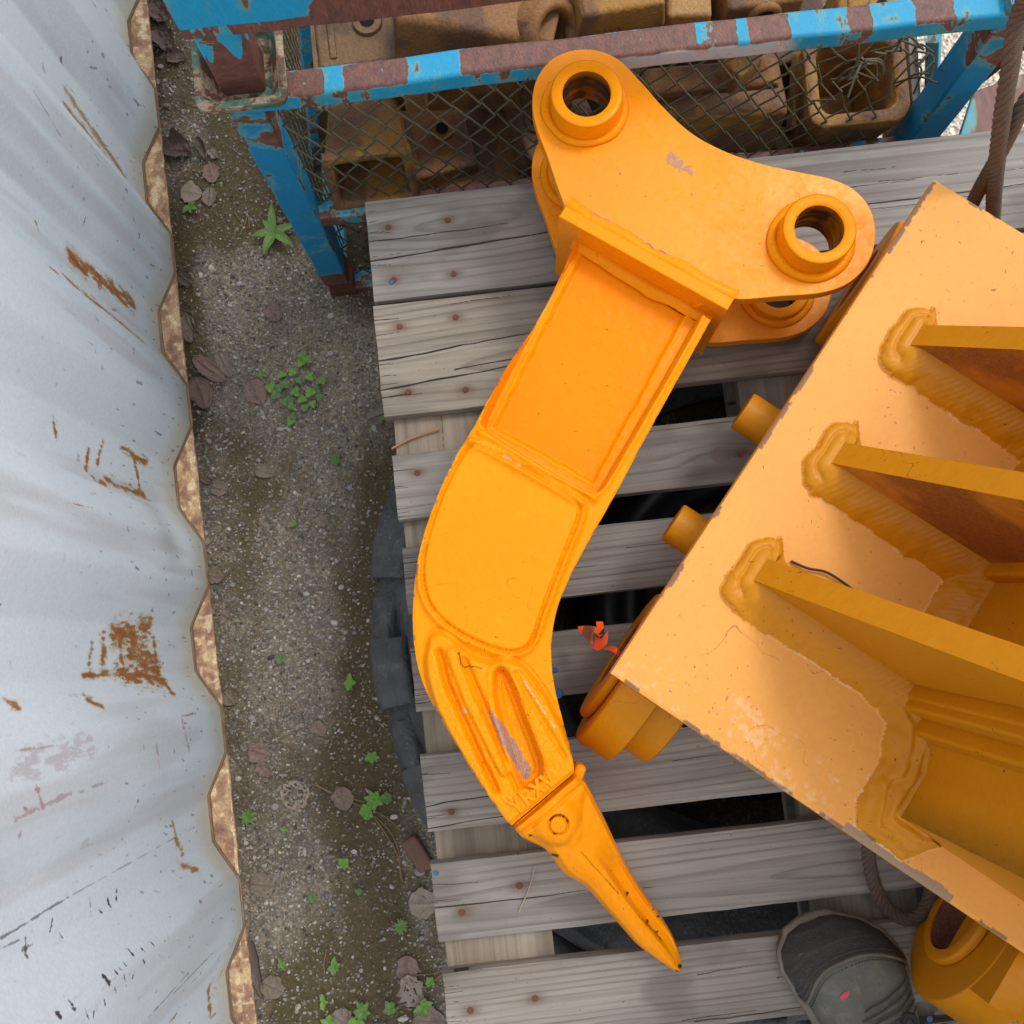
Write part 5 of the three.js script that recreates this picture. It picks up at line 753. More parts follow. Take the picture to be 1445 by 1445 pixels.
    rings.push(r(w0, h0, L / 2 - 0.022), r(w0 + 0.007, h0 + 0.007, L / 2 - 0.018), r(w0 + 0.008, h0 + 0.008, L / 2 - 0.003), r(w0 + 0.004, h0 + 0.004, L / 2));
    part('outer_shell', loft(rings, { caps: true }).toNonIndexed ? (() => { const g2 = loft([...rings, r(w0 - wall, h0 - wall, L / 2), r(w0 - wall * 1.6, h0 - wall * 1.6, L / 2 - 0.006), r((w0 + w1) / 2 - wall * 2, (h0 + h1) / 2 - wall * 2, 0), r(Math.max(0.01, w1 - wall * 2), Math.max(0.008, h1 - wall), -L / 4)], { caps: true }); return triUV(g2); })() : null, m, t3);
    return [t3, f];
  }
  function block(px, py, y, yaw, [w, h, d], m, label, pitchA = 0, roll = 0, rad = 0.006) {
    const f = frame(px, py, y, yaw, pitchA, roll, d / 2 + 0.015), t3 = thing('block_casting', label, 'casting', f.c.clone(), GR), g2 = new RoundedBoxGeometry(w, h, d, 4, rad), p = g2.attributes.position;
    for (let i = 0; i < p.count; i++) { const a = V().fromBufferAttribute(p, i); a.x *= 1 - 0.12 * (a.y / h); a.y += 0.006 * bell(a.x / w, 0.5) * (a.y > 0 ? 1 : 0); const q = f.at(a.x, a.y, a.z); p.setXYZ(i, q.x, q.y, q.z); } g2.computeVertexNormals();
    const b = part('casting_body', triUV(g2), m, t3); if (w > 0.09 && d > 0.06) {   // cast rib, boss, and a dark disc painting the shade of a bolt hole
      const pl = (gg, x, yy, z) => { gg.applyQuaternion(f.q); const q = f.at(x, yy, z); gg.translate(q.x, q.y, q.z); return triUV(gg); }, sx = hash(px, py, 3) - 0.5;
      part('cast_rib', pl(new RoundedBoxGeometry(0.010, 0.012, d * 0.8, 2, 0.003), w * 0.28 * Math.sign(sx), h / 2, 0), m, t3);
      part('boss', pl(new THREE.CylinderGeometry(0.019, 0.022, 0.014, 24), -w * 0.16 * Math.sign(sx), h / 2 + 0.002, d * 0.12 * sx), m, t3); part('bolt_hole_shade', pl(new THREE.CylinderGeometry(0.010, 0.010, 0.004, 18), -w * 0.16 * Math.sign(sx), h / 2 + 0.0078, d * 0.12 * sx), std({ color: 0x1a120c, roughness: 1 }), t3); } void b; return [t3, f];
  }
  {
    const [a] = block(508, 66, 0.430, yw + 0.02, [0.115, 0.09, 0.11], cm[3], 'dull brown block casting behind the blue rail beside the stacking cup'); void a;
    tooth(521, 205, 0.330, yw + 0.02, [0.125, 0.10, 0.105, 0.075, 0.15], cm[0], 'yellowish tooth casting with a dark open socket nearest the blue corner post', -0.32);
    tooth(672, 205, 0.360, yw - 0.04, [0.145, 0.09, 0.125, 0.05, 0.2], cm[1], 'wide brown tooth casting lying behind the mesh left of the ripper eye', 0.35);
    block(586, 75, 0.400, yw - 0.12, [0.03, 0.06, 0.15], cm[1], 'narrow upright brown bar casting between the two tooth castings', 0.1);
    { const c = P(768, 46, 0.535), ax = V(0.55, 0.62, 0.55).normalize(), t4 = thing('eye_casting', 'brown casting with a round open eye above the rail, left of the pin eye', 'casting', c.clone(), GR); part('eye', lathe([[0.024, -0.05], [0.041, -0.05], [0.044, -0.01], [0.043, 0.02], [0.038, 0.028], [0.030, 0.028], [0.026, 0.02], [0.024, -0.05]], c, ax, 48), cm[1], t4); part('eye_floor', lathe([[0, -0.03], [0.026, -0.03]], c, ax, 30), cm[3], t4); }
    const [e, f] = tooth(676, 22, 0.530, yw + 1.25, [0.075, 0.07, 0.13, 0.10, 0.2], cm[1], 'large brown tapering casting just above the top rail beside the round eye', 0.12, 0, 0.02); void e; void f;
    const [l] = block(858, 42, 0.515, yw - 0.02, [0.125, 0.06, 0.07], cm[3], 'brown block casting with faint raised marks behind the upper pin eye'); 
    for (let k = 0; k < 9; k++) { const c = P(834 + k * 5, 41 - (k % 2) * 0.5, 0.5465), mk = new RoundedBoxGeometry(0.0012, 0.0016, 0.007, 1, 0.0005).rotateY(yw + (k % 3 - 1) * 0.45); mk.translate(c.x, c.y, c.z); part('cast_mark', triUV(mk), cm[3], l); }
    block(872, 2, 0.555, yw + 0.05, [0.11, 0.05, 0.06], cm[0], 'ochre edged block casting lying on another at the top of the frame');
    block(965, 6, 0.490, yw - 0.1, [0.06, 0.08, 0.09], cm[2], 'tan block casting left of the notched one above the rail');
    const [n8, f8] = block(1066, 0, 0.490, yw + 0.03, [0.105, 0.08, 0.07], cm[1], 'brown block casting with a dark round notch above the rail'); { const g2 = new THREE.TorusGeometry(0.017, 0.006, 10, 24); g2.applyQuaternion(f8.q); const c = f8.at(0.0, 0.022, 0.036); g2.translate(c.x, c.y, c.z); part('notch_ring', triUV(g2), cm[1], n8); const d = new THREE.CircleGeometry(0.016, 20); d.applyQuaternion(f8.q); const c2 = f8.at(0, 0.022, 0.0372); d.translate(c2.x, c2.y, c2.z); part('notch', d, std({ color: 0x0c0908, roughness: 1 }), n8); }  // the notch is a flat dark disc, the shade inside it painted
    tooth(1000, 152, 0.350, yw + 1.50, [0.10, 0.10, 0.12, 0.08, 0.2], cm[0], 'ochre tooth casting with a flanged rim right of the ripper ear', 0.1, -0.25);
    block(1003, 112, 0.430, yw - 0.03, [0.19, 0.018, 0.04], cm[1], 'flat reddish bar casting lying on the flanged tooth casting');
    block(1042, 96, 0.400, yw + 0.6, [0.05, 0.05, 0.04], cm[2], 'small tan wedge casting near the middle of the rail');
    block(612, 215, 0.12, yw + 0.15, [0.13, 0.12, 0.14], cm[1], 'shaded reddish casting in the gap between the two tooth castings');
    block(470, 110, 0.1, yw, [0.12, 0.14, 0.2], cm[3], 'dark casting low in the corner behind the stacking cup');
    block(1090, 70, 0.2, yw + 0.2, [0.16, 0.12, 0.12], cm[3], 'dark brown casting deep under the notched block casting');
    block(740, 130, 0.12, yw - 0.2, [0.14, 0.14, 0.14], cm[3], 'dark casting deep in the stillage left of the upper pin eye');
    block(820, 150, 0.12, yw + 0.3, [0.12, 0.12, 0.12], cm[1], 'shaded brown casting seen through the upper pin eye');
    // open tub
    { const f2 = frame(1192, 132, 0.28, yw - 0.02, 0.12, 0.02), r = (w, d, y, rr = 0.025) => rrect(w, d, rr, 6).map(([a, b]) => f2.at(a, y, b)), t3 = thing('tub_casting', 'ochre open socket casting like a small tub behind the torn mesh', 'casting', f2.c.clone(), GR);
      part('casting_body', triUV(loft([r(0.1, 0.09, -0.12), r(0.125, 0.115, -0.11), r(0.145, 0.135, 0.02), r(0.15, 0.14, 0.055), r(0.145, 0.135, 0.06), r(0.115, 0.105, 0.06, 0.018), r(0.11, 0.1, 0.05, 0.018), r(0.085, 0.075, -0.1, 0.012)])), cm[0], t3); }
    block(1131, 128, 0.370, yw - 0.1, [0.032, 0.035, 0.11], cm[2], 'pale tan bar casting standing against the open tub casting', 0.5);
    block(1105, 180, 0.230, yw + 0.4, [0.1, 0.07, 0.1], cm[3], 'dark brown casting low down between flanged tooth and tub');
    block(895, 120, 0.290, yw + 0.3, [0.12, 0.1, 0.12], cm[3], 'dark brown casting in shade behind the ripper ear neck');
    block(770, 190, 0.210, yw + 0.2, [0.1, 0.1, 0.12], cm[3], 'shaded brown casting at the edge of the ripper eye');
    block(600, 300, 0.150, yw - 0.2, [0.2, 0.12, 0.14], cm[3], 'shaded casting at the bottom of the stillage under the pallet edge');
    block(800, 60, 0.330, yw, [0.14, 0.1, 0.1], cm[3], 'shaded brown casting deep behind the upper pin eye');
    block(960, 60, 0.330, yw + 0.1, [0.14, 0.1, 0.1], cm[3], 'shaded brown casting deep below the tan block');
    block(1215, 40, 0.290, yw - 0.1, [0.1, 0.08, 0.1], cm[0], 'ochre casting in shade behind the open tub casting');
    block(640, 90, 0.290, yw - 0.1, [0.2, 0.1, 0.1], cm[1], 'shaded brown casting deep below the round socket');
  }
  // pale batten and strut behind the torn mesh
  const bm = woodMaps(431, 0.5, 0.1, { tone: [26, 24, 16], freq: 90 });
  solo('wooden_batten', triUV(beam(P(1274, 40, 0.3), P(1287, 215, 0.02), 0.03, 0.03, 0.002)), bm, 'pale weathered wooden batten standing behind the torn chain-link mesh', 'batten');
  solo('steel_strut', beam(P(1318, 48, 0.3), P(1312, 205, 0.0), 0.03, 0.02, 0.003), flaked(512, 128, 781, (u) => 0.36, 0.6, [60, 160, 180]), 'faded turquoise steel strut beside the pale batten', 'strut');
}
// ------------------------------------------------------------------ leaves, stones, weeds, stalks on the ground
{
  const n0 = scene.children.length, P0 = (x, y, h = 0) => { const q = P(x, y, GY + h); q.y -= GY; return q; };   // built on y = 0, set down on the ground at the end
  const leafMat = (seed, a, b) => std({ roughness: 0.95, map: tex(256, 256, (u, v) => { const n = fbm(u * 9, v * 9, 4, seed), vein = bell(v - 0.5, 0.012) + 0.6 * bell(((u * 7 + Math.abs(v - 0.5) * 5) % 1) - 0.5, 0.06); let c = mix3(a, b, n); c = c.map((k) => k * (0.9 + 0.2 * vn(u * 90, v * 90, seed))); return mix3(c, a.map((k) => k * 0.62), clamp(vein * 0.45)); }) });
  const LM = [leafMat(901, [112, 100, 88], [150, 136, 120]), leafMat(902, [118, 98, 88], [152, 130, 116]), leafMat(903, [96, 82, 76], [128, 112, 104]), leafMat(904, [138, 124, 110], [170, 156, 140])];
  // one dry leaf: a lobed, cupped sheet
  function leaf(px, py, len, wid, rot, m, label, o = {}) {
    const { curl = 0.25, rag = 0.2, lobes = 0, holes = 0, h = 0.003, roll = 0, seed = px } = o; const k = PPM(GY), L = len * k, Wd = wid * k, nu = 26, nv = 16, pos = [], uv = [], idx = [], c = P0(px, py), cr2 = Math.cos(rot), sr = Math.sin(rot);
    for (let i = 0; i <= nu; i++) for (let j = 0; j <= nv; j++) {
      const u = i / nu, v = j / nv * 2 - 1; let w = Math.pow(Math.sin(Math.PI * Math.pow(u, 0.85)), 0.6) * (1 + rag * 2 * (vn(u * 9, v > 0 ? 1.3 : 7.7, seed) - 0.5) + 0.25 * lobes * Math.sin(u * 14 + seed)); w = Math.max(0.02, w);
      let x = (u - 0.5) * L, z = v * w * Wd / 2; let y = h + L * curl * (0.5 * (u - 0.5) ** 2 + 0.35 * v * v * w * w) + 0.3 * L * Math.max(curl, 0.25) * (fbm(u * 5, v * 4 + 9, 3, seed) - 0.3) + 0.0022 * bell(v, 0.1);
      if (roll) { const a = v * roll; z = Math.sin(a) * w * Wd / 2 / Math.max(1, roll * 0.7); y = h + (1 - Math.cos(a)) * w * Wd / 2 / roll; }
      pos.push(c.x + x * cr2 - z * sr, Math.max(0.002, y), c.z + x * sr + z * cr2); uv.push(u, j / nv);
    }
    for (let i = 0; i < nu; i++) for (let j = 0; j < nv; j++) { if (holes && i > 2 && i < nu - 3 && j > 1 && j < nv - 2 && vn(i * 0.55, j * 0.8, seed + 4) > 1 - holes) continue; const a = i * (nv + 1) + j, b = a + 1, d = a + nv + 1, e = d + 1; idx.push(a, b, d, b, e, d); }
    const g = new THREE.BufferGeometry(); g.setAttribute('position', new THREE.Float32BufferAttribute(pos, 3)); g.setAttribute('uv', new THREE.Float32BufferAttribute(uv, 2)); g.setIndex(idx); g.computeVertexNormals();
    solo('dry_leaf', g, m, label, 'leaf', { group: 'dry leaves on the gravel' });
  }
  leaf(271, 273, 34, 32, 0.3, LM[3], 'round pale dry leaf just above the small green weed near the stillage cup', { curl: 0.12 });
  leaf(299, 246, 32, 28, 1.5, LM[1], 'pale brown ragged leaf, upper of a pair below the stillage cup', { rag: 0.3, curl: 0.3 });
  leaf(297, 279, 32, 22, 1.7, LM[0], 'pale brown ragged leaf, lower of a pair below the stillage cup', { rag: 0.35, curl: 0.3 });
  leaf(250, 214, 52, 36, 0.4, LM[2], 'crumpled grey leaf against the rail beside the thin curled leaf', { curl: 0.9, rag: 0.3 });
  leaf(287, 213, 40, 12, 1.3, LM[2], 'thin dark curled leaf beside the crumpled grey one', { curl: 0.8 });
  leaf(302, 218, 20, 15, 1.0, LM[0], 'small brown leaf scrap right of the thin curled leaf', { curl: 0.4, rag: 0.3 });
  leaf(228, 20, 42, 34, 1.2, LM[2], 'dark crumpled leaf at the top edge beside the container rail', { curl: 0.9, rag: 0.3 });
  leaf(236, 62, 46, 30, 1.1, LM[2], 'dark crumpled leaf left of the stacking cup', { curl: 1.0, rag: 0.3 });
  leaf(250, 85, 30, 22, 0.2, LM[2], 'small dark crumpled leaf lower left of the stacking cup', { curl: 0.8, rag: 0.3 });
  leaf(262, 395, 30, 22, 0.8, LM[2], 'dark leaf tucked beside the rail left of the star-shaped weed', { curl: 0.6 });
  leaf(268, 466, 44, 24, 1.5, LM[0], 'upright oval grey leaf close beside the container rail', { curl: 0.6 });
  leaf(262, 440, 22, 18, 0.5, LM[2], 'small dark leaf just above the upright oval one', { curl: 0.8 });
  leaf(297, 522, 62, 26, 0.75, LM[1], 'long pointed mauve-brown leaf reaching out from the rail', { curl: 0.2 });
  leaf(318, 515, 44, 22, 1.2, LM[0], 'pale leaf partly behind the long pointed leaf', { curl: 0.15 });
  leaf(285, 556, 52, 36, 1.3, LM[1], 'broad ribbed reddish leaf below the long pointed leaf', { curl: 0.4 });
  leaf(362, 554, 40, 36, 1.2, LM[1], 'round pinkish spotted leaf left of the clover clump', { curl: 0.2, holes: 0.13 });
  leaf(375, 666, 30, 22, 0.4, LM[0], 'small oval brown leaf alone below the clover clump', { curl: 0.35 });
  leaf(311, 690, 26, 24, 0.3, LM[0], 'small round grey leaf near the rail with a strip of leaf above it', { curl: 0.3 });
  leaf(292, 678, 24, 9, 0.6, LM[1], 'narrow strip of pinkish leaf above a small round grey leaf', { curl: 0.4 });
  leaf(305, 813, 26, 22, 0.2, LM[0], 'small grey leaf half in shadow at the rail beside the tyre level', { curl: 0.3 });
  leaf(451, 1028, 24, 21, 0.9, LM[1], 'smooth round pinkish leaf in the middle of the strip below the four-leaved weed', { curl: 0.12 });
  leaf(368, 1062, 34, 32, 0.4, LM[1], 'dark pinkish lobed leaf by the rail, upper of two', { curl: 0.4, holes: 0.1, rag: 0.25 });
  leaf(374, 1086, 28, 18, 0.9, LM[1], 'reddish leaf tail hanging below the dark pinkish lobed leaf', { curl: 0.5, rag: 0.35 });
  leaf(418, 1121, 42, 40, -0.4, LM[3], 'grey net-like skeleton leaf right of the white pebble', { curl: 0.3, holes: 0.46 });
  leaf(485, 1127, 34, 30, 1.3, LM[1], 'pale pinkish leaf under the dry stalks left of the bright clump', { curl: 0.3, rag: 0.25 });
  leaf(371, 1248, 36, 32, 0.2, LM[0], 'flat faint grey leaf near the rail in the lower strip', { curl: 0.08 });
  leaf(362, 1366, 82, 18, 1.45, LM[2], 'long rolled brown leaf lying along the container rail', { roll: 1.6 });
  leaf(386, 1392, 34, 30, 0.5, LM[0], 'grey wrinkled leaf right of the long rolled leaf', { curl: 0.25 });
  leaf(600, 1274, 46, 38, 0.1, LM[3], 'large round beige leaf half under the pallet board', { curl: 0.12 });
  leaf(576, 1366, 36, 30, 1.4, LM[1], 'smooth round mauve leaf above the torn leaf near the pallet', { curl: 0.3 });
  leaf(582, 1396, 44, 34, 1.1, LM[3], 'torn beige leaf below the smooth round mauve one', { rag: 0.4, curl: 0.5, holes: 0.16 });
  leaf(484, 1440, 36, 34, 0.7, LM[0], 'grey leaf at the bottom edge of the photo beside the weed', { curl: 0.3 });
  leaf(606, 1440, 46, 40, 0.2, LM[0], 'large grey leaf at the bottom edge against the pallet', { curl: 0.4 });
  leaf(388, 443, 30, 28, 0.9, LM[1], 'reddish crumpled leaf lump right below the star-shaped weed', { curl: 0.8, rag: 0.3 });
  leaf(548, 597, 22, 20, 0.4, LM[0], 'crumpled leaf under the pallet edge below the wood splinter', { curl: 0.6 });
  leaf(455, 735, 20, 18, 0.9, LM[0], 'faint grey round leaf near the long curved stem', { curl: 0.1 });
  leaf(324, 985, 24, 22, 0.9, LM[0], 'grey leaf beside the rail right of the big rust patch', { curl: 0.4 });
  leaf(385, 985 + 60, 10, 9, 0.3, LM[2], 'tiny dark leaf scrap above the dark pinkish lobed leaf', { curl: 0.4 });
  // stones
  const stoneMat = std({ color: 0xffffff, roughness: 0.95, bumpMap: peel, bumpScale: 0.003, vertexColors: true });
  const stone = (px, py, r, [a, b, c], rgb, label, cat = 'pebble', name = 'pebble') => { const k = PPM(GY) * r, g = new THREE.IcosahedronGeometry(1, 3), p = g.attributes.position, col = new Float32Array(p.count * 3), q = P0(px, py); for (let i = 0; i < p.count; i++) { const x = p.getX(i), y = p.getY(i), z = p.getZ(i), n = 0.86 + 0.3 * fbm(x * 1.8 + px, y * 1.8 + z * 1.3, 3, px | 0); p.setXYZ(i, q.x + x * k * a * n, k * b * 0.5 + y * k * b * n, q.z + z * k * c * n); const f = 0.85 + 0.3 * vn(x * 9, z * 9 + y * 4, 3); col.set([rgb[0] * f, rgb[1] * f, rgb[2] * f], i * 3); } g.setAttribute('color', new THREE.BufferAttribute(col, 3)); g.computeVertexNormals(); solo(name, triUV(g), stoneMat, label, cat); };
  stone(592, 1229, 8, [1, 0.7, 0.8], [0.28, 0.27, 0.25], 'smooth grey oval pebble beside the reddish brick fragment at the pallet edge');
  stone(388, 1138, 6, [1, 0.7, 0.8], [0.32, 0.30, 0.28], 'white pebble left of the net-like skeleton leaf');
  stone(383, 1201, 4.5, [0.9, 0.8, 1], [0.32, 0.29, 0.24], 'small cream pebble near the rail below the tiny green sprout');
  stone(430, 1202, 5, [0.6, 0.6, 1.2], [0.40, 0.38, 0.36], 'narrow grey pebble right of the small cream one');
  stone(433, 838, 4.6, [1, 0.7, 0.7], [0.45, 0.43, 0.40], 'small pale grey oval pebble upper one in the moss beside the tyre');
  stone(430, 850, 3.5, [1, 0.7, 0.8], [0.27, 0.27, 0.28], 'small bluish white pebble just below the pale grey oval one');
  stone(569, 1437, 6, [1.3, 0.5, 0.6], [0.48, 0.44, 0.38], 'flat beige pebble at the bottom edge between two weeds');
  stone(355, 1013, 5, [1, 0.7, 0.9], [0.3, 0.28, 0.27], 'white pebble near the rail below the big rust patch');
  stone(328, 826, 4.2, [1, 0.7, 0.8], [0.28, 0.27, 0.25], 'white pebble right of the grey leaf half in shadow');
  { const c = P0(590, 1204, 0.008), g = new RoundedBoxGeometry(0.024, 0.03, 0.062, 6, 0.006), p = g.attributes.position; for (let i = 0; i < p.count; i++) { const x = p.getX(i), y = p.getY(i), z = p.getZ(i); p.setXYZ(i, x * (1 + 1.1 * (vn(z * 40, 1, 2) - 0.5)) + 0.008 * (fbm(z * 60, y * 60, 3, 4) - 0.5), y + 0.004 * (fbm(x * 80, z * 80, 3, 5) - 0.5), z); } g.rotateY(0.45); g.computeVertexNormals(); g.translate(c.x, c.y, c.z); solo('brick_fragment', triUV(g), std({ roughness: 0.95, map: tex(256, 256, (u, v) => mix3([132, 96, 80], [108, 88, 76], fbm(u * 8, v * 8, 4, 8)), [8, 8]) }), 'reddish brown brick fragment against the foot of the tyre and pallet', 'brick'); }
  { const a = P0(520, 588, 0.06), b = P0(556, 573, 0.10), g = triUV(beam(a, b, 0.012, 0.008, 0.001)); solo('wood_splinter', g, woodMaps(441, 0.2, 0.05, {}), 'short brown wood splinter poking out under the second deck board', 'splinter'); }
  // dry stalks
  const stalkMat = std({ color: 0x8a7458, roughness: 0.95 }), strawMat = std({ color: 0xb07a45, roughness: 0.9 });
  const stalk = (pts, r, label, m = stalkMat, y = 0.004) => solo('dry_stalk', new THREE.TubeGeometry(curve(pts.map(([x, q, h]) => P0(x, q, h === undefined ? y : h - GY))), 24, r, 5), m, label, 'stalk', { group: 'dry stalks and straws' });
  stalk([[426, 662], [428, 690], [425, 712], [417, 735]], 0.0012, 'long thin curved dry stem below the clover clump');
  stalk([[360, 735], [372, 746], [378, 760]], 0.0009, 'short arched dry stem left of the faint grey leaf');
  stalk([[441, 1106], [468, 1118], [500, 1128], [522, 1134]], 0.0014, 'dry stalk lying over the pale pinkish leaf, upper one');
  stalk([[446, 1106], [470, 1122], [498, 1133], [540, 1150], [566, 1172]], 0.0010, 'dry stalk lying over the pale pinkish leaf, long lower one');
  stalk([[526, 1150], [545, 1178], [560, 1205], [568, 1245]], 0.0013, 'dry stalk running down from the bright weed clump, left one');
  stalk([[530, 1152], [552, 1176], [562, 1200], [565, 1240]], 0.0009, 'dry stalk running down from the bright weed clump, right one');
  stalk([[461, 1340], [457, 1360], [458, 1375]], 0.001, 'short upright dry stem left of a small weed low in the strip');
  stalk([[588, 1376], [610, 1374], [628, 1368]], 0.0011, 'dry straw right of the smooth round mauve leaf');
  stalk([[590, 1406], [604, 1390], [624, 1375]], 0.0012, 'dry straw slanting up from the torn beige leaf');
  stalk([[322, 893], [325, 905], [321, 922]], 0.001, 'short reddish stem in the shadow of the rail');
  stalk([[331, 300], [342, 318], [340, 330]], 0.001, 'bent twig left of the star-shaped weed'); stalk([[345, 318], [350, 304], [352, 322]], 0.0011, 'forked twig piece left of the star-shaped weed');
  stalk([[553, 633, PT - 0.018], [580, 619, PT - 0.017], [622, 604, PT - 0.015]], 0.0015, 'orange-brown straw lying on the stringer board beside the shank', strawMat);
  stalk([[754, 1224, PT + 0.003], [748, 1250, PT + 0.004], [732, 1287, PT + 0.003]], 0.0008, 'thin pale straw lying across the deck board below the tooth', std({ color: 0xa89a84, roughness: 0.9 }));
  // weeds
  const green = (seed, a, b) => phys({ roughness: 0.6, transmission: 0, map: tex(128, 128, (u, v) => { const n = fbm(u * 7, v * 7, 3, seed); return mix3(mix3(a, b, n), b.map((k) => k * 1.15), 0.5 * bell(v - 0.5, 0.05)); }) });
  const GM = [green(951, [78, 112, 50], [110, 146, 70]), green(952, [84, 126, 46], [120, 160, 66]), green(953, [74, 104, 58], [98, 130, 76])];
  const blade = (c, len, wid, ang, lift, droop, m, list, round = 0.7) => { const nu = 9, nv = 4, pos = [], uv = [], idx = []; for (let i = 0; i <= nu; i++) for (let j = 0; j <= nv; j++) { const u = i / nu, v = j / nv * 2 - 1, w = Math.pow(Math.sin(Math.PI * Math.min(0.995, 0.04 + 0.96 * Math.pow(u, round))), 0.8) * wid / 2 + 0.0006, r = u * len, y = c.y + lift * len * u - droop * len * u * u + 0.12 * wid * v * v, z = v * w; pos.push(c.x + r * Math.cos(ang) - z * Math.sin(ang), Math.max(0.003, y), c.z + r * Math.sin(ang) + z * Math.cos(ang)); uv.push(u, j / nv); } for (let i = 0; i < nu; i++) for (let j = 0; j < nv; j++) { const a = i * (nv + 1) + j; idx.push(a, a + 1, a + nv + 1, a + 1, a + nv + 2, a + nv + 1); } const g = new THREE.BufferGeometry(); g.setAttribute('position', new THREE.Float32BufferAttribute(pos, 3)); g.setAttribute('uv', new THREE.Float32BufferAttribute(uv, 2)); g.setIndex(idx); g.computeVertexNormals(); list.push(g); };
  function weed(px, py, leaves, m, label, stemH = 0.012) {   // leaves: [length px, width px, angle, lift]
    const c = P0(px, py), k = PPM(GY), t = thing('weed', label, 'weed', c.clone(), 'small weeds in the gravel');
    part('stem', new THREE.CylinderGeometry(0.0009, 0.0014, stemH, 6).translate(c.x, stemH / 2, c.z), m, t);
    for (const [l0, w, a, lift = 0.35] of leaves) { const l = l0 * (py > 600 ? 0.84 : 1); const gs = []; blade(V(c.x, stemH, c.z), l * k, w * k, a, lift, lift * 0.9, m, gs); part('leaf', gs[0], m, t); }
  }
  const ros = (n, l, w, a0, R) => Array.from({ length: n }, (_, i) => [l * (0.75 + 0.4 * R()), w * (0.8 + 0.4 * R()), a0 + i / n * 6.283 + 0.5 * (R() - 0.5), 0.2 + 0.4 * R()]);
  const R = rng(31);
  weed(390, 333, [[44, 11, -1.55, 0.5], [33, 11, 3.05, 0.3], [34, 11, -0.18, 0.3], [38, 14, 2.05, 0.3], [38, 13, 0.75, 0.3], [24, 10, -2.2, 0.5]], GM[0], 'large star-shaped weed with six long leaves beside the blue post', 0.02);
  weed(269, 294, [[16, 7, 0.5], [14, 7, 2.2], [12, 6, -0.4], [13, 6, 1.3]], GM[0], 'small dark green weed below the round pale leaf');
  // clover clump
  { const c = P0(420, 548), t = thing('clover_clump', 'spreading clump of bright small-leaved clover left of the pallet', 'weed', c.clone()), k = PPM(GY); const spots = [[430, 505, 11], [427, 514, 10], [438, 511, 9], [384, 550, 10], [392, 560, 11], [398, 550, 9], [405, 545, 10], [415, 528, 9], [400, 530, 8], [411, 566, 10], [420, 556, 11], [428, 565, 10], [440, 557, 11], [447, 551, 10], [456, 540, 9], [452, 562, 9], [433, 578, 8], [414, 576, 8], [443, 572, 8], [372, 531, 7], [425, 540, 8], [440, 535, 9], [412, 597, 9], [416, 590, 8], [404, 570, 8]];
    for (const [x, y, s] of spots) { const q = P0(x, y), h = 0.006 + 0.012 * R(), a0 = R() * 6.28, gs = []; for (let i = 0; i < 3; i++) blade(V(q.x, h, q.z), s * k * 0.8, s * k * 0.75, a0 + i * 2.094, 0.25, 0.2, 0, gs, 0.9); part('leaflet', mergeGeometries(gs), GM[R() < 0.5 ? 1 : R() < 0.5 ? 0 : 2], t); part('stem', new THREE.CylinderGeometry(0.0006, 0.0008, h, 5).translate(q.x, h / 2, q.z), GM[0], t); } }
  weed(495, 963, [[16, 8, -1.5], [11, 7, 0.05], [14, 9, 1.9], [11, 7, 3.0]], GM[1], 'bright four-leaved weed left of the tyre');
  weed(352, 1152, ros(8, 16, 5, 0.2, R), GM[0], 'dark tufted weed near the rail, below the white pebble');
  weed(530, 1128, ros(9, 16, 9, 0.1, R), GM[1], 'bright leafy weed clump with dry stalks in the lower strip'); weed(518, 1143, ros(5, 14, 10, 0.6, R), GM[1], 'bright round-leaved sprout left of the bright leafy clump');
  weed(547, 1124, ros(5, 11, 9, 0.9, R), GM[2], 'dull green sprout touching the right of the bright leafy clump');
  weed(403, 1169, ros(4, 6, 4, 0.4, R), GM[1], 'tiny green sprout right of the dark tufted weed');
  weed(487, 1217, ros(4, 11, 8, 0.7, R), GM[1], 'small bright four-leaved sprout alone on the dark moss'); weed(508, 1256, ros(4, 7, 5, 0.2, R), GM[2], 'tiny pale sprout below the small bright one on the moss');
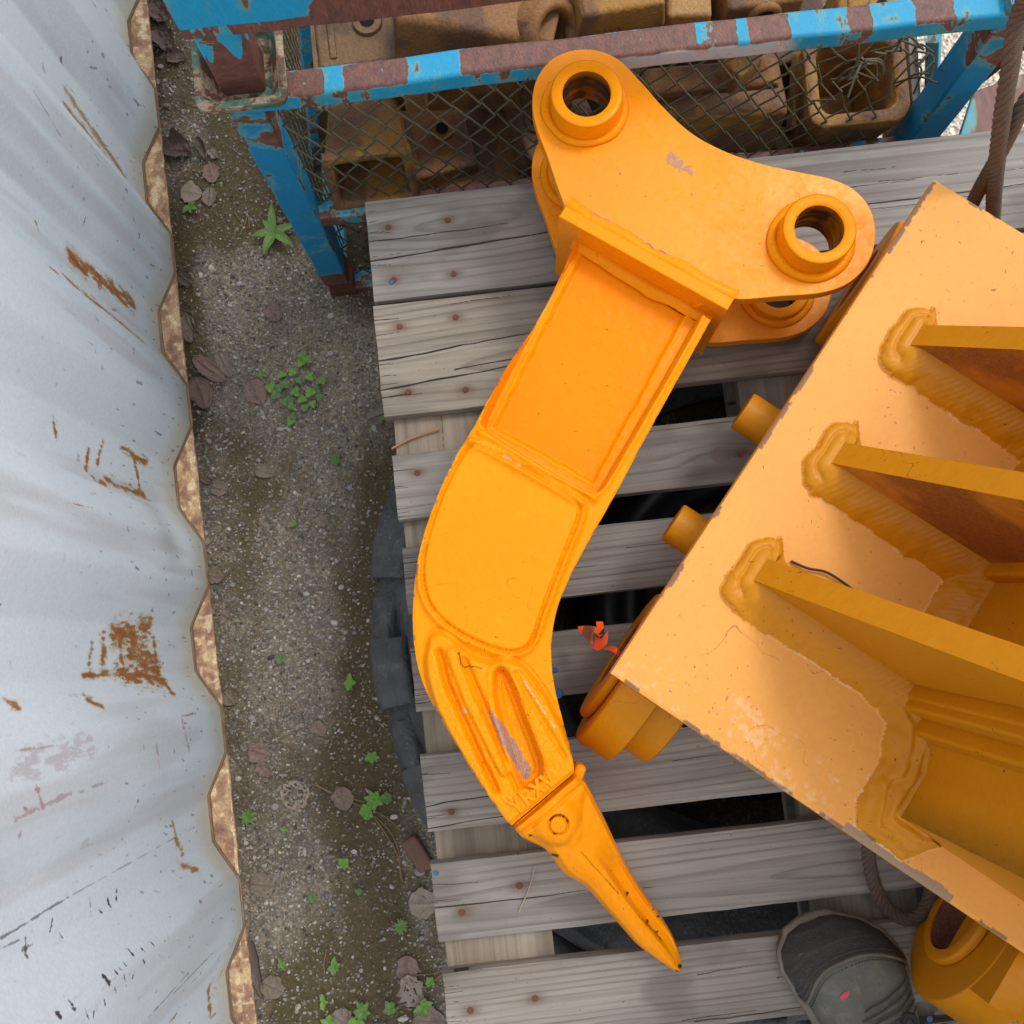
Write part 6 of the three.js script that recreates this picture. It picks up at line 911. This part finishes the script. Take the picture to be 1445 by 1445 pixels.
  weed(473, 1361, [[16, 8, -1.4], [14, 8, 1.7], [12, 7, -0.3], [12, 7, 2.7], [10, 7, 0.8]], GM[0], 'upright weed with paired leaves low in the strip');
  weed(457, 1410, [[14, 7, 1.5], [12, 6, -1.5], [8, 5, 0.2]], GM[1], 'narrow two-leaved weed below the upright weed');
  weed(512, 1424, ros(8, 17, 7, 0.2, R), GM[0], 'wide weed at the bottom of the strip right of the grey leaf'); weed(505, 1437, [[15, 11, 3.0], [14, 9, 0.4], [12, 8, 1.6]], GM[1], 'bright broad-leaved sprout in front of the wide weed');
  weed(552, 1420, ros(5, 13, 8, 0.5, R), GM[0], 'five-leaved weed between the wide weed and the torn leaf');
  weed(598, 1417, [[18, 9, 2.7], [17, 10, -0.3], [14, 9, -1.2], [12, 8, 1.1]], GM[1], 'bright weed against the last deck board near the bottom');
  weed(607, 1382, ros(5, 10, 6, 0.4, R), GM[1], 'small weed between the dry straws by the pallet'); weed(465, 1440, ros(5, 13, 8, 0.1, R), GM[1], 'light green sprout at the bottom edge left of the grey leaf');
  weed(566, 1304, ros(16, 15, 2, 0, R), GM[0], 'dark grassy tuft right of the moss below the beige leaf'); weed(475, 650, ros(16, 12, 2, 0, R), GM[2], 'small mossy grass tuft right of the oval brown leaf');
  weed(398, 930, ros(4, 9, 7, 0.3, R), GM[2], 'dull three-leaved sprout in the middle of the moss'); weed(415, 740, ros(6, 7, 4, 0.3, R), GM[0], 'tiny tuft at the foot of the long curved stem'); weed(538, 592, ros(4, 9, 6, 0.3, R), GM[0], 'small sprout half under the pallet beside the splinter'); weed(526, 1068, ros(5, 12, 7, 0.3, R), GM[1], 'yellow-green sprout close to the lower end of the tyre');
  weed(442, 1265, ros(12, 9, 2, 0.3, R), GM[2], 'faint mossy tuft left of the tiny pale sprout'); weed(400, 1358, ros(6, 10, 4, 0.2, R), GM[0], 'small dark weed near the rolled leaf');
  for (const o of scene.children.slice(n0)) o.position.y += GY;
}
renderer.render(scene, camera);
